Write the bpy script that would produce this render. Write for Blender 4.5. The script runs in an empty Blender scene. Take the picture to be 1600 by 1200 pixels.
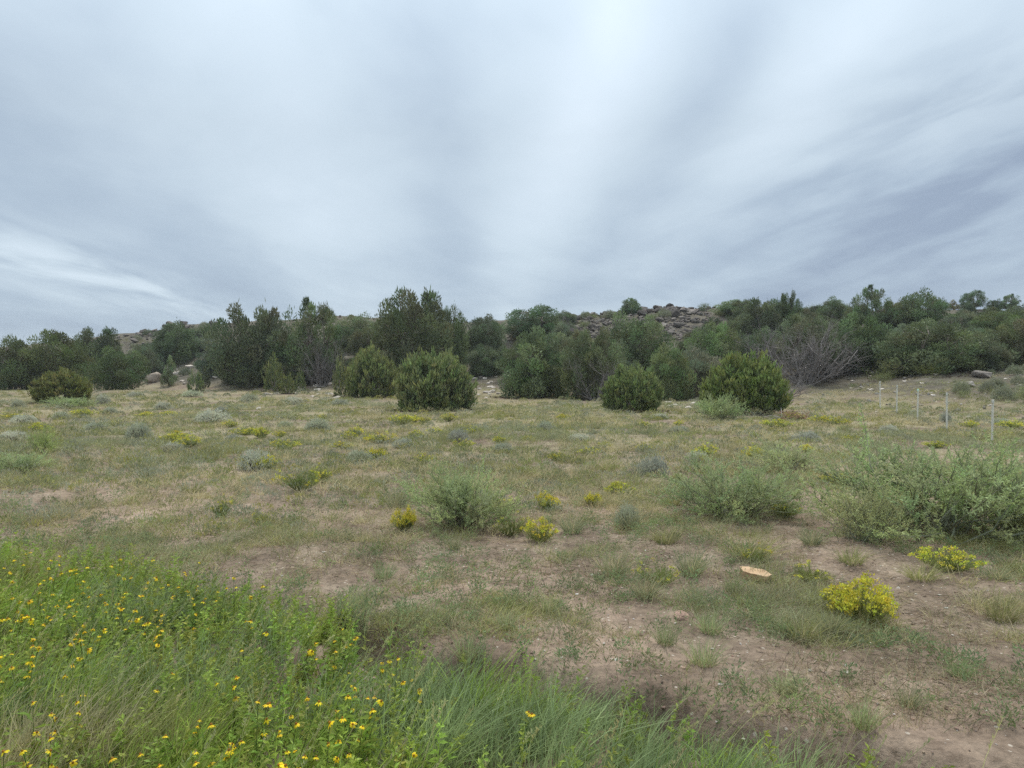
import bpy, bmesh, math
import numpy as np
from mathutils import Vector

R = math.radians
scene = bpy.context.scene
col = scene.collection
rng = np.random.default_rng(11)

# ------------------------------------------------------------------ camera
PITCH = math.atan(20 / 1155.0)
CAM_Z = 1.6
cam_data = bpy.data.cameras.new('camera')
cam_data.sensor_width = 36.0
cam_data.lens = 26.0
cam_data.clip_start = 0.05
cam_data.clip_end = 8000
cam = bpy.data.objects.new('camera', cam_data)
col.objects.link(cam)
cam.location = (0, 0, CAM_Z)
cam.rotation_euler = (math.pi / 2 - PITCH, 0, 0)
scene.camera = cam

# ------------------------------------------------------------------ render / exposure
scene.render.engine = 'CYCLES'
scene.cycles.use_denoising = False
scene.cycles.max_bounces = 6
scene.cycles.diffuse_bounces = 3
scene.cycles.glossy_bounces = 2
scene.cycles.transmission_bounces = 3
scene.cycles.transparent_max_bounces = 4
scene.cycles.volume_bounces = 0
scene.cycles.adaptive_threshold = 0.012
scene.view_settings.view_transform = 'Standard'
scene.view_settings.look = 'None'
scene.view_settings.exposure = 0.85
scene.view_settings.gamma = 1.0

SUN_EL, SUN_AZ = R(64), R(14)          # azimuth measured from +Y towards +X

# ------------------------------------------------------------------ world: overcast sky
world = bpy.data.worlds.new('World')
scene.world = world
world.use_nodes = True
wt = world.node_tree
wt.nodes.clear()


class G:
    """small helper around a node tree"""
    def __init__(self, tree):
        self.t = tree

    def n(self, kind, **kw):
        nd = self.t.nodes.new(kind)
        for k, v in kw.items():
            setattr(nd, k, v)
        return nd

    def put(self, sock, v):
        if isinstance(v, bpy.types.NodeSocket):
            self.t.links.new(v, sock)
        else:
            sock.default_value = v

    def m(self, op, a, b=None, c=None, clamp=False):
        nd = self.n('ShaderNodeMath', operation=op, use_clamp=clamp)
        self.put(nd.inputs[0], a)
        if b is not None:
            self.put(nd.inputs[1], b)
        if c is not None:
            self.put(nd.inputs[2], c)
        return nd.outputs[0]

    def xyz(self, x, y, z):
        nd = self.n('ShaderNodeCombineXYZ')
        for s, v in zip(nd.inputs, (x, y, z)):
            self.put(s, v)
        return nd.outputs[0]

    def sep(self, v):
        nd = self.n('ShaderNodeSeparateXYZ')
        self.put(nd.inputs[0], v)
        return nd.outputs

    def noise(self, vec, scale, detail=3.0, rough=0.5, dist=0.0):
        nd = self.n('ShaderNodeTexNoise')
        self.put(nd.inputs['Vector'], vec)
        nd.inputs['Scale'].default_value = scale
        nd.inputs['Detail'].default_value = detail
        nd.inputs['Roughness'].default_value = rough
        nd.inputs['Distortion'].default_value = dist
        return nd.outputs['Fac']

    def smooth(self, v, lo, hi):
        nd = self.n('ShaderNodeMapRange', interpolation_type='SMOOTHSTEP')
        self.put(nd.inputs['Value'], v)
        nd.inputs['From Min'].default_value = lo
        nd.inputs['From Max'].default_value = hi
        return nd.outputs['Result']

    def ramp(self, fac, stops):
        nd = self.n('ShaderNodeValToRGB')
        self.put(nd.inputs[0], fac)
        e = nd.color_ramp.elements
        while len(e) < len(stops):
            e.new(0.5)
        for el, (p, c) in zip(e, stops):
            el.position = p
            el.color = (*c, 1)
        return nd.outputs['Color']

    def mix(self, fac, a, b, kind='MIX'):
        nd = self.n('ShaderNodeMix', data_type='RGBA', blend_type=kind)
        self.put(nd.inputs[0], fac)
        for s, v in ((nd.inputs[6], a), (nd.inputs[7], b)):
            self.put(s, (*v, 1) if isinstance(v, tuple) and len(v) == 3 else v)
        return nd.outputs[2]


def lin(r, g, b):
    f = lambda c: ((c / 255) / 12.92) if c / 255 <= 0.04045 else (((c / 255) + 0.055) / 1.055) ** 2.4
    return (f(r), f(g), f(b))


g = G(wt)
tc = g.n('ShaderNodeTexCoord')
dx, dy, dz = g.sep(tc.outputs['Generated'])
zc = g.m('ADD', g.m('MAXIMUM', dz, 0.0), 0.09)
u = g.m('DIVIDE', dx, zc)
v = g.m('DIVIDE', dy, zc)
az = g.m('ARCTAN2', dx, dy)
el = g.m('ARCSINE', dz)
# long soft bands of cloud running away from the viewer
warp = g.noise(g.xyz(u, g.m('MULTIPLY', v, 0.5), 0.0), 0.8, 2.0, 0.5)
uw = g.m('ADD', u, g.m('MULTIPLY', g.m('SUBTRACT', warp, 0.5), 0.7))
band = g.noise(g.xyz(uw, g.m('MULTIPLY', v, 0.09), 3.35), 0.95, 2.0, 0.45)
fine = g.noise(g.xyz(g.m('MULTIPLY', u, 0.9), g.m('MULTIPLY', v, 0.55), 1.7), 1.25, 5.0, 0.55, 0.5)
mottle = g.noise(g.xyz(g.m('MULTIPLY', az, 3.0), g.m('MULTIPLY', el, 4.2), 6.3), 1.5, 4.0, 0.5, 0.3)


def blob(a0, e0, sa, se, tilt=0.0):
    da = g.m('SUBTRACT', az, a0)
    de = g.m('SUBTRACT', g.m('SUBTRACT', el, e0), g.m('MULTIPLY', da, tilt))
    q = g.m('ADD', g.m('POWER', g.m('ABSOLUTE', g.m('DIVIDE', da, sa)), 2.0), g.m('POWER', g.m('ABSOLUTE', g.m('DIVIDE', de, se)), 2.0))
    return g.m('EXPONENT', g.m('MULTIPLY', q, -1.0))


low = g.smooth(el, 0.02, 0.30)                       # overcast: paler overhead than at the horizon
b = g.m('ADD', 0.29, g.m('MULTIPLY', low, 0.25))
b = g.m('ADD', b, g.m('MULTIPLY', g.m('SUBTRACT', band, 0.5), 0.55))
b = g.m('ADD', b, g.m('MULTIPLY', g.m('SUBTRACT', fine, 0.5), 0.42))
b = g.m('ADD', b, g.m('MULTIPLY', g.m('SUBTRACT', mottle, 0.5), 0.42))
for a0, e0, sa, se, tilt, amt in ((0.10, 0.34, 0.13, 0.13, 1.7, 0.22), (0.25, 0.33, 0.13, 0.08, 1.2, -0.15), (0.37, 0.32, 0.17, 0.075, 0.75, 0.24), (-0.28, 0.30, 0.11, 0.16, -1.5, 0.20),
                                  (-0.085, 0.27, 0.055, 0.20, 0.0, -0.12), (-0.62, 0.28, 0.17, 0.16, 0.0, -0.14), (-0.46, 0.17, 0.20, 0.10, 0.0, 0.06), (-0.02, 0.14, 0.10, 0.10, 0.0, -0.05)):
    b = g.m('ADD', b, g.m('MULTIPLY', blob(a0, e0, sa, se, tilt), amt))
# low darker cloud scraps to the right, lit gap low on the left
tx = g.m('MULTIPLY', az, 2.6)
ty = g.m('SUBTRACT', g.m('MULTIPLY', el, 11.0), g.m('MULTIPLY', az, 3.0))
scraps = g.smooth(g.noise(g.xyz(tx, ty, 4.0), 2.0, 5.0, 0.5, 0.3), 0.34, 0.70)
dark = g.m('MULTIPLY', blob(0.56, 0.21, 0.28, 0.13, 0.22), g.m('ADD', 0.12, g.m('MULTIPLY', scraps, 0.88)))
b = g.m('SUBTRACT', b, g.m('MULTIPLY', dark, 0.46))
ty2 = g.m('ADD', g.m('MULTIPLY', el, 24.0), g.m('MULTIPLY', az, 6.0))
streak = g.noise(g.xyz(g.m('MULTIPLY', az, 5.0), ty2, 9.0), 1.3, 5.0, 0.58, 0.4)
b = g.m('ADD', b, g.m('MULTIPLY', g.m('MULTIPLY', blob(-0.54, 0.118, 0.18, 0.026, -0.30), g.smooth(streak, 0.28, 0.64)), 0.44))
b = g.m('SUBTRACT', b, g.m('MULTIPLY', blob(-0.62, 0.060, 0.22, 0.022, -0.14), 0.24))
b = g.m('ADD', b, g.m('MULTIPLY', g.m('MULTIPLY', g.m('SUBTRACT', streak, 0.5), g.m('SUBTRACT', 1.0, low)), 0.35))
cloud = g.ramp(b, [(0.0, lin(143, 158, 178)), (0.28, lin(165, 181, 197)), (0.55, lin(190, 205, 217)), (1.0, lin(216, 229, 240))])
sky = g.n('ShaderNodeTexSky', sky_type='NISHITA', sun_disc=False)
sky.sun_elevation = SUN_EL
sky.sun_rotation = SUN_AZ
bg_sky = g.n('ShaderNodeBackground')
wt.links.new(sky.outputs[0], bg_sky.inputs[0])
bg_sky.inputs[1].default_value = 0.06
bg_cloud = g.n('ShaderNodeBackground')
wt.links.new(cloud, bg_cloud.inputs[0])
# an overcast sky keeps gaining light towards the zenith
wt.links.new(g.m('MULTIPLY', g.m('ADD', 1.0, g.m('MULTIPLY', g.m('MAXIMUM', g.m('SUBTRACT', dz, 0.30), 0.0), 1.5)), 0.665), bg_cloud.inputs[1])
mixs = g.n('ShaderNodeMixShader')
mixs.inputs[0].default_value = 0.93
wt.links.new(bg_sky.outputs[0], mixs.inputs[1])
wt.links.new(bg_cloud.outputs[0], mixs.inputs[2])
wo = g.n('ShaderNodeOutputWorld')
wt.links.new(mixs.outputs[0], wo.inputs[0])

# ------------------------------------------------------------------ sun behind the cloud
sun_data = bpy.data.lights.new('sun', 'SUN')
sun_data.energy = 1.5
sun_data.angle = R(22)
sun_data.color = (1.0, 0.95, 0.86)
sun = bpy.data.objects.new('sun', sun_data)
col.objects.link(sun)
sd = Vector((math.sin(SUN_AZ) * math.cos(SUN_EL), math.cos(SUN_AZ) * math.cos(SUN_EL), math.sin(SUN_EL)))
sun.rotation_euler = sd.to_track_quat('Z', 'Y').to_euler()
sun.location = (0, 0, 50)


# ------------------------------------------------------------------ numpy noise and terrain
def vnoise(x, y, seed):
    x = np.asarray(x, float); y = np.asarray(y, float)
    i = np.floor(x).astype(np.int64); j = np.floor(y).astype(np.int64)
    fx = x - i; fy = y - j
    fx = fx * fx * (3 - 2 * fx); fy = fy * fy * (3 - 2 * fy)

    def h(a, b_):
        n = (a * 374761393 + b_ * 668265263 + seed * 144269504) & 0xffffffff
        n = ((n ^ (n >> 13)) * 1274126177) & 0xffffffff
        return ((n ^ (n >> 16)) & 0xffff) / 65535.0
    return (h(i, j) * (1 - fx) + h(i + 1, j) * fx) * (1 - fy) + (h(i, j + 1) * (1 - fx) + h(i + 1, j + 1) * fx) * fy


def fbm(x, y, seed, octv=4):
    s = 0.0; a = 0.5; tot = 0.0
    for k in range(octv):
        s = s + a * vnoise(np.asarray(x) * 2 ** k, np.asarray(y) * 2 ** k, seed + k)
        tot += a; a *= 0.5
    return s / tot


def tp(px):
    return (np.asarray(px, float) - 800) / 1155.0


CREST = np.array([(-400, 550), (0, 541), (120, 531), (180, 521), (250, 517), (320, 503), (420, 498), (560, 495), (700, 505), (800, 500), (900, 494),
                  (1000, 486), (1050, 481), (1130, 484), (1200, 482), (1300, 483), (1400, 483), (1500, 482), (1600, 487), (2000, 500)], float)
RIDGE = np.array([(-400, 122), (0, 115), (250, 105), (420, 96), (800, 88), (1050, 84), (1400, 80), (1600, 78), (2000, 76)], float)
FOOT = np.array([(-400, 80), (0, 74), (200, 68), (330, 60), (500, 53), (700, 47), (900, 43), (1100, 40), (1300, 35), (1450, 28), (1600, 23), (2000, 21)], float)
EDGE = np.array([(-14.0, 8.6), (-8.0, 7.3), (-4.4, 6.25), (-2.2, 5.3), (-1.35, 4.65), (-0.6, 3.98), (0.32, 3.52), (1.3, 2.98), (2.5, 2.0), (5.0, 0.2)])


def edge_dist(x, y):
    """signed distance to the rim of the roadside weeds: negative on the road side"""
    x = np.asarray(x, float); y = np.asarray(y, float)
    best = np.full(np.broadcast(x, y).shape, 1e9); sign = np.ones_like(best)
    for (ax, ay), (bx, by) in zip(EDGE[:-1], EDGE[1:]):
        ex, ey = bx - ax, by - ay
        L = ex * ex + ey * ey
        s = np.clip(((x - ax) * ex + (y - ay) * ey) / L, 0, 1)
        qx, qy = x - (ax + s * ex), y - (ay + s * ey)
        d = np.hypot(qx, qy)
        sg = np.where(ex * qy - ey * qx >= 0, 1.0, -1.0)
        m = d < best
        best = np.where(m, d, best); sign = np.where(m, sg, sign)
    return best * sign


def hillk(x, y):
    t = np.asarray(x, float) / np.maximum(np.asarray(y, float), 6.0)
    px = np.clip(t * 1155 + 800, -400, 2000)
    foot = np.interp(px, FOOT[:, 0], FOOT[:, 1]); ridge = np.interp(px, RIDGE[:, 0], RIDGE[:, 1])
    zr = CAM_Z + (580 - np.interp(px, CREST[:, 0], CREST[:, 1])) / 1155 * ridge
    k = (np.asarray(y, float) - foot) / (ridge - foot)
    return k, zr, ridge


def H(x, y):
    x = np.asarray(x, float); y = np.asarray(y, float)
    k, zr, ridge = hillk(x, y)
    kk = np.clip(k, 0, 1)
    z = zr * kk ** 1.2
    z = z - np.clip((y - ridge) * 0.02, 0, 4.0)
    dist = np.hypot(x, y)
    rough = np.clip(k * 3, 0, 1)
    z = z + rough * ((fbm(x / 6.0, y / 6.0, 21, 3) - 0.5) * 1.1 + (fbm(x / 1.7, y / 1.7, 25, 2) - 0.5) * 0.4)
    z = z + (fbm(x / 9.0, y / 9.0, 3, 3) - 0.5) * 0.30 * np.clip((dist - 5) / 10, 0, 1)
    near = np.clip(1 - dist / 40, 0, 1)
    z = z + (fbm(x / 1.1, y / 1.1, 8, 2) - 0.5) * 0.09
    z = z + (fbm(x / 0.28, y / 0.28, 12, 2) - 0.5) * 0.06 * near
    z = z + (fbm(x / 0.09, y / 0.09, 15, 2) - 0.5) * 0.034 * np.clip(1 - dist / 12, 0, 1)
    d = edge_dist(x, y) + (fbm(x / 0.35, y / 0.35, 33, 3) - 0.5) * 0.34
    cut = np.clip((x + 2.2) / 1.8, 0.0, 1.0)
    z = z - 0.25 * cut * np.exp(-((d - 0.04) / 0.12) ** 2) + 0.08 * cut * np.clip((d - 0.10) / 0.07, 0, 1) * np.exp(-np.clip(d, 0, 9) / 1.6)
    return z


def ray(px, py):
    a = (px - 800) / 1155.0; b_ = (600 - py) / 1155.0
    c, s = math.cos(PITCH), math.sin(PITCH)
    return np.array([a, c + b_ * s, b_ * c - s])


_DS = np.concatenate([np.arange(1.5, 12, 0.04), np.arange(12, 60, 0.15), np.arange(60, 160, 0.4)])


def ground_at(px, py):
    """where the line of sight through a point of the photograph meets the terrain"""
    d = ray(px, py)
    X = d[0] / d[1] * _DS; Z = CAM_Z + d[2] / d[1] * _DS
    hit = np.nonzero(Z <= H(X, _DS))[0]
    i = hit[0] if len(hit) else len(_DS) - 1
    return np.array([X[i], _DS[i], float(H(X[i], _DS[i]))])


def at_depth(px, D):
    x = ray(px, 580)[0] / ray(px, 580)[1] * D
    return np.array([x, D, float(H(x, D))])


def z_at(px, py, D):
    d = ray(px, py)
    return CAM_Z + d[2] / d[1] * D


# ------------------------------------------------------------------ mesh helpers
def mesh_from(name, V, F, C=None, mats=(), midx=None, smooth=False):
    V = np.ascontiguousarray(V, np.float32); F = np.ascontiguousarray(F, np.int32)
    me = bpy.data.meshes.new(name)
    me.vertices.add(len(V)); me.vertices.foreach_set('co', V.ravel())
    n = len(F); k = F.shape[1]
    me.loops.add(n * k); me.loops.foreach_set('vertex_index', F.ravel())
    me.polygons.add(n); me.polygons.foreach_set('loop_start', np.arange(0, n * k, k, dtype=np.int32))
    if midx is not None:
        me.polygons.foreach_set('material_index', np.ascontiguousarray(midx, np.int32))
    me.polygons.foreach_set('use_smooth', np.full(n, smooth, bool))
    me.update(calc_edges=True)
    if C is not None:
        at = me.color_attributes.new('tint', 'FLOAT_COLOR', 'POINT')
        c4 = np.ones((len(V), 4), np.float32); c4[:, :3] = C
        at.data.foreach_set('color', c4.ravel())
    for m_ in mats:
        me.materials.append(m_)
    return me


class Geo:
    def __init__(self):
        self.V, self.F, self.C, self.n = [], [], [], 0

    def add(self, V, F, C):
        self.V.append(V); self.F.append(np.asarray(F) + self.n); self.C.append(np.broadcast_to(C, (len(V), 3)))
        self.n += len(V)
        return self

    def mesh(self, name, *mats, smooth=False):
        return mesh_from(name, np.concatenate(self.V), np.concatenate(self.F), np.concatenate(self.C), mats, None, smooth)


def norm(a):
    return a / np.maximum(np.linalg.norm(a, axis=-1, keepdims=True), 1e-9)


def perp(d, r):
    return norm(np.cross(d, norm(r.normal(size=d.shape))))


def ribbons(base, d, L, W, bend, prof, r, side=None):
    """tapering strips: base (N,3), direction d, length L, width W, sideways bend (N,3), prof = widths along it"""
    N = len(base); S = len(prof)
    L = np.broadcast_to(L, N)[:, None]; W = np.broadcast_to(W, N)[:, None]
    if side is None:
        side = perp(d, r)
    V = np.empty((N, S, 2, 3))
    for k, w in enumerate(prof):
        s = k / (S - 1)
        c = base + d * L * s + bend * L * s * s
        V[:, k, 0] = c - side * W * (0.5 * w); V[:, k, 1] = c + side * W * (0.5 * w)
    idx = np.arange(N)[:, None] * (S * 2)
    F = []
    for k in range(S - 1):
        a = idx + 2 * k
        F.append(np.concatenate([a, a + 1, a + 3], 1)); F.append(np.concatenate([a, a + 3, a + 2], 1))
    return V.reshape(-1, 3), np.concatenate(F), S * 2


def leaves(base, d, L, W, r, droop=0.0):
    """diamond leaves, two triangles each"""
    N = len(base)
    L = np.broadcast_to(L, N)[:, None]; W = np.broadcast_to(W, N)[:, None]
    side = perp(d, r)
    tip = base + d * L; tip[:, 2] -= droop * L[:, 0]
    mid = base + d * L * 0.5
    V = np.stack([base, mid - side * W * 0.5, tip, mid + side * W * 0.5], 1).reshape(-1, 3)
    i = np.arange(N)[:, None] * 4
    F = np.concatenate([np.concatenate([i, i + 1, i + 2], 1), np.concatenate([i, i + 2, i + 3], 1)])
    return V, F, 4


def rep(C, k):
    return np.repeat(np.asarray(C), k, axis=0)


def shade(base, N, r, var=0.25, hue=0.1):
    """natural spread of leaf colours round one colour"""
    f = 1 + r.uniform(-var, var, (N, 1))
    h_ = 1 + r.uniform(-hue, hue, (N, 3))
    return np.clip(np.asarray(base)[None, :] * f * h_, 0.004, 0.9)


def tube(pts, rad, sides=5):
    pts = np.asarray(pts, float); rad = np.asarray(rad, float)
    n = len(pts)
    tang = norm(np.gradient(pts, axis=0))
    ref = np.array([0.31, 0.17, 0.93]) if abs(tang[0] @ np.array([0.31, 0.17, 0.93])) < 0.9 else np.array([1.0, 0, 0])
    a = norm(np.cross(tang, ref)); b_ = np.cross(tang, a)
    th = np.linspace(0, 2 * np.pi, sides, endpoint=False)
    V = pts[:, None, :] + rad[:, None, None] * (a[:, None, :] * np.cos(th)[None, :, None] + b_[:, None, :] * np.sin(th)[None, :, None])
    V = V.reshape(-1, 3)
    F = []
    for k in range(n - 1):
        for s in range(sides):
            p, q = k * sides + s, k * sides + (s + 1) % sides
            F += [(p, q, q + sides), (p, q + sides, p + sides)]
    V = np.vstack([V, pts[-1:]]);
    for s in range(sides):
        F.append(((n - 1) * sides + s, (n - 1) * sides + (s + 1) % sides, n * sides))
    return V, np.array(F)


# ------------------------------------------------------------------ materials
def new_mat(name):
    m_ = bpy.data.materials.new(name)
    m_.use_nodes = True
    m_.node_tree.nodes.clear()
    return m_, G(m_.node_tree)


def plant_mat(name, rough=0.65, trans=0.25, spec=0.25):
    m_, q = new_mat(name)
    at = q.n('ShaderNodeAttribute', attribute_name='tint')
    oi = q.n('ShaderNodeObjectInfo')
    c = q.mix(1.0, at.outputs['Color'], oi.outputs['Color'], 'MULTIPLY')
    geo = q.n('ShaderNodeNewGeometry')
    nz = q.noise(geo.outputs['Position'], 2.3, 3.0, 0.6)
    c = q.mix(1.0, c, q.ramp(nz, [(0.3, (0.78, 0.8, 0.8)), (0.7, (1.2, 1.17, 1.1))]), 'MULTIPLY')
    hsv = q.n('ShaderNodeHueSaturation')
    q.put(hsv.inputs['Color'], c)
    wn = q.n('ShaderNodeTexWhiteNoise', noise_dimensions='1D')
    q.put(wn.inputs['W'], q.m('MULTIPLY', oi.outputs['Random'], 97.0))
    q.put(hsv.inputs['Hue'], q.m('ADD', 0.492, q.m('MULTIPLY', oi.outputs['Random'], 0.022)))
    q.put(hsv.inputs['Value'], q.m('ADD', 0.90, q.m('MULTIPLY', wn.outputs['Value'], 0.20)))
    p = q.n('ShaderNodeBsdfPrincipled')
    q.put(p.inputs['Base Color'], hsv.outputs[0])
    p.inputs['Roughness'].default_value = rough
    p.inputs['Specular IOR Level'].default_value = spec
    out = q.n('ShaderNodeOutputMaterial')
    if trans > 0:
        tr = q.n('ShaderNodeBsdfTranslucent')
        q.put(tr.inputs['Color'], hsv.outputs[0])
        mx = q.n('ShaderNodeMixShader')
        mx.inputs[0].default_value = trans
        m_.node_tree.links.new(p.outputs[0], mx.inputs[1])
        m_.node_tree.links.new(tr.outputs[0], mx.inputs[2])
        m_.node_tree.links.new(mx.outputs[0], out.inputs[0])
    else:
        m_.node_tree.links.new(p.outputs[0], out.inputs[0])
    return m_


def simple_mat(name, stops, scale=8.0, rough=0.85, bump=0.3, use_color=True, detail=6.0, spec=0.3, stretch=None):
    m_, q = new_mat(name)
    tcn = q.n('ShaderNodeTexCoord')
    vec = tcn.outputs['Object']
    if stretch:
        mp = q.n('ShaderNodeMapping')
        q.put(mp.inputs[0], vec); mp.inputs['Scale'].default_value = stretch
        vec = mp.outputs[0]
    nz = q.noise(vec, scale, detail, 0.6)
    c = q.ramp(nz, stops)
    if use_color:
        oi = q.n('ShaderNodeObjectInfo')
        c = q.mix(1.0, c, oi.outputs['Color'], 'MULTIPLY')
    p = q.n('ShaderNodeBsdfPrincipled')
    q.put(p.inputs['Base Color'], c)
    p.inputs['Roughness'].default_value = rough
    p.inputs['Specular IOR Level'].default_value = spec
    bp = q.n('ShaderNodeBump')
    bp.inputs['Strength'].default_value = bump
    bp.inputs['Distance'].default_value = 0.02
    q.put(bp.inputs['Height'], q.noise(vec, scale * 3.1, 6.0, 0.65))
    m_.node_tree.links.new(bp.outputs[0], p.inputs['Normal'])
    out = q.n('ShaderNodeOutputMaterial')
    m_.node_tree.links.new(p.outputs[0], out.inputs[0])
    return m_


M_JUN = plant_mat('juniper_foliage', 0.6, 0.28)
M_LEAF = plant_mat('grey_green_leaves', 0.7, 0.36)
M_GRASS = plant_mat('grass_blades', 0.6, 0.42)
M_PETAL = plant_mat('yellow_petals', 0.55, 0.3)
M_BARK = simple_mat('juniper_bark', [(0.3, (0.13, 0.10, 0.08)), (0.7, (0.30, 0.25, 0.20))], 14, 0.9, 0.6, True, stretch=(1, 1, 0.25))
M_DEAD = simple_mat('weathered_grey_wood', [(0.3, (0.26, 0.235, 0.22)), (0.7, (0.46, 0.42, 0.39))], 18, 0.9, 0.4)
M_BRUSH = simple_mat('dead_reddish_brush', [(0.3, (0.20, 0.11, 0.07)), (0.7, (0.40, 0.24, 0.15))], 12, 0.9, 0.4)
M_ROCK = simple_mat('weathered_stone', [(0.25, (0.16, 0.14, 0.125)), (0.5, (0.27, 0.24, 0.215)), (0.75, (0.40, 0.36, 0.32))], 3.0, 0.9, 0.7)
M_SANDSTONE = simple_mat('tan_sandstone', [(0.25, (0.40, 0.25, 0.14)), (0.5, (0.50, 0.33, 0.19)), (0.8, (0.58, 0.42, 0.27))], 3.0, 0.85, 0.25, False)
M_POST = simple_mat('galvanised_post', [(0.3, (0.36, 0.36, 0.34)), (0.7, (0.52, 0.52, 0.49))], 22, 0.6, 0.15)


# ground: red-brown soil, paler dust, plant litter further out, pale grit
M_GROUND, q = new_mat('desert_soil')
geo = q.n('ShaderNodeNewGeometry')
P = geo.outputs['Position']
px_, py_, pz_ = q.sep(P)
n_big = q.noise(P, 0.33, 4.0, 0.55)
n_mid = q.noise(P, 2.1, 5.0, 0.6)
n_fine = q.noise(P, 17.0, 6.0, 0.7)
soil = q.ramp(n_mid, [(0.28, (0.125, 0.090, 0.064)), (0.5, (0.205, 0.153, 0.110)), (0.72, (0.31, 0.243, 0.178))])
soil = q.mix(q.smooth(n_big, 0.45, 0.68), soil, (0.355, 0.258, 0.192))
soil = q.mix(1.0, soil, q.ramp(n_fine, [(0.28, (0.5, 0.48, 0.46)), (0.5, (1.0, 1.0, 1.0)), (0.72, (1.4, 1.38, 1.35))]), 'MULTIPLY')
litter = q.ramp(q.noise(P, 4.5, 5.0, 0.65), [(0.3, (0.125, 0.115, 0.06)), (0.5, (0.235, 0.21, 0.115)), (0.72, (0.36, 0.315, 0.19))])
far = q.smooth(py_, 7.5, 17.0)
lf = q.m('MULTIPLY', q.m('MULTIPLY', far, 0.7), q.smooth(q.m('ADD', n_big, q.m('MULTIPLY', n_mid, 0.5)), 0.62, 0.82))
base = q.mix(lf, soil, litter)
hill = q.smooth(q.m('ADD', pz_, q.m('MULTIPLY', q.m('SUBTRACT', n_big, 0.5), 0.6)), 0.18, 0.75)
rocky = q.ramp(q.noise(P, 1.4, 6.0, 0.65), [(0.3, (0.055, 0.046, 0.034)), (0.5, (0.098, 0.084, 0.060)), (0.7, (0.155, 0.138, 0.108))])
base = q.mix(q.m('MULTIPLY', hill, 0.95), base, rocky)
vor = q.n('ShaderNodeTexVoronoi')
q.put(vor.inputs['Vector'], P); vor.inputs['Scale'].default_value = 26.0
vs = q.sep(vor.outputs['Color'])
spot = q.m('MULTIPLY', q.m('LESS_THAN', vor.outputs['Distance'], 0.24), q.m('GREATER_THAN', vs[0], 0.86))
base = q.mix(q.m('MULTIPLY', spot, 0.8), base, (0.50, 0.43, 0.35))
p = q.n('ShaderNodeBsdfPrincipled')
q.put(p.inputs['Base Color'], base)
p.inputs['Roughness'].default_value = 0.95
p.inputs['Specular IOR Level'].default_value = 0.15
bp = q.n('ShaderNodeBump'); bp.inputs['Strength'].default_value = 0.9; bp.inputs['Distance'].default_value = 0.03
q.put(bp.inputs['Height'], q.m('ADD', q.noise(P, 9.0, 8.0, 0.7), q.m('MULTIPLY', q.noise(P, 45.0, 4.0, 0.6), 0.35)))
M_GROUND.node_tree.links.new(bp.outputs[0], p.inputs['Normal'])
out = q.n('ShaderNodeOutputMaterial')
M_GROUND.node_tree.links.new(p.outputs[0], out.inputs[0])

# ------------------------------------------------------------------ ground sheet
A1 = math.asinh(3000 / 1.6)
xs = 1.6 * np.sinh(np.linspace(-A1, A1, 560))
ys = 3.2 + 1.6 * np.sinh(np.linspace(math.asinh(-40 / 1.6), math.asinh(3200 / 1.6), 520))
GX, GY = np.meshgrid(xs, ys)
GZ = H(GX, GY)
nx, ny = len(xs), len(ys)
ii = (np.arange(ny - 1)[:, None] * nx + np.arange(nx - 1)[None, :]).ravel()
FQ = np.stack([ii, ii + 1, ii + nx + 1, ii + nx], 1)
ground = bpy.data.objects.new('ground', mesh_from('ground', np.stack([GX, GY, GZ], -1).reshape(-1, 3), FQ, None, [M_GROUND], None, True))
ground['kind'] = 'structure'
ground['label'] = 'bare red-brown soil rising to a stony hillside'
col.objects.link(ground)


# ------------------------------------------------------------------ objects: helpers
def obj(name, me, parent=None, color=None):
    o = bpy.data.objects.new(name, me)
    col.objects.link(o)
    if parent is not None:
        o.parent = parent
    if color is not None:
        o.color = (*color, 1)
    return o


def tag(o, label, cat, group=None):
    o['label'] = label; o['category'] = cat
    if group:
        o['group'] = group
    return o


def thing(name, loc, rz=0.0, scale=(1, 1, 1), tilt=(0, 0)):
    o = bpy.data.objects.new(name, None)
    o.empty_display_size = 0.2
    col.objects.link(o)
    o.location = tuple(float(c) for c in loc); o.rotation_euler = (tilt[0], tilt[1], rz); o.scale = tuple(float(s) for s in scale)
    return o


def stuff(name, me, label):
    o = obj(name, me)
    o['kind'] = 'stuff'; o['label'] = label
    return o


# ------------------------------------------------------------------ junipers
JG = (0.160, 0.180, 0.100)


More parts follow.
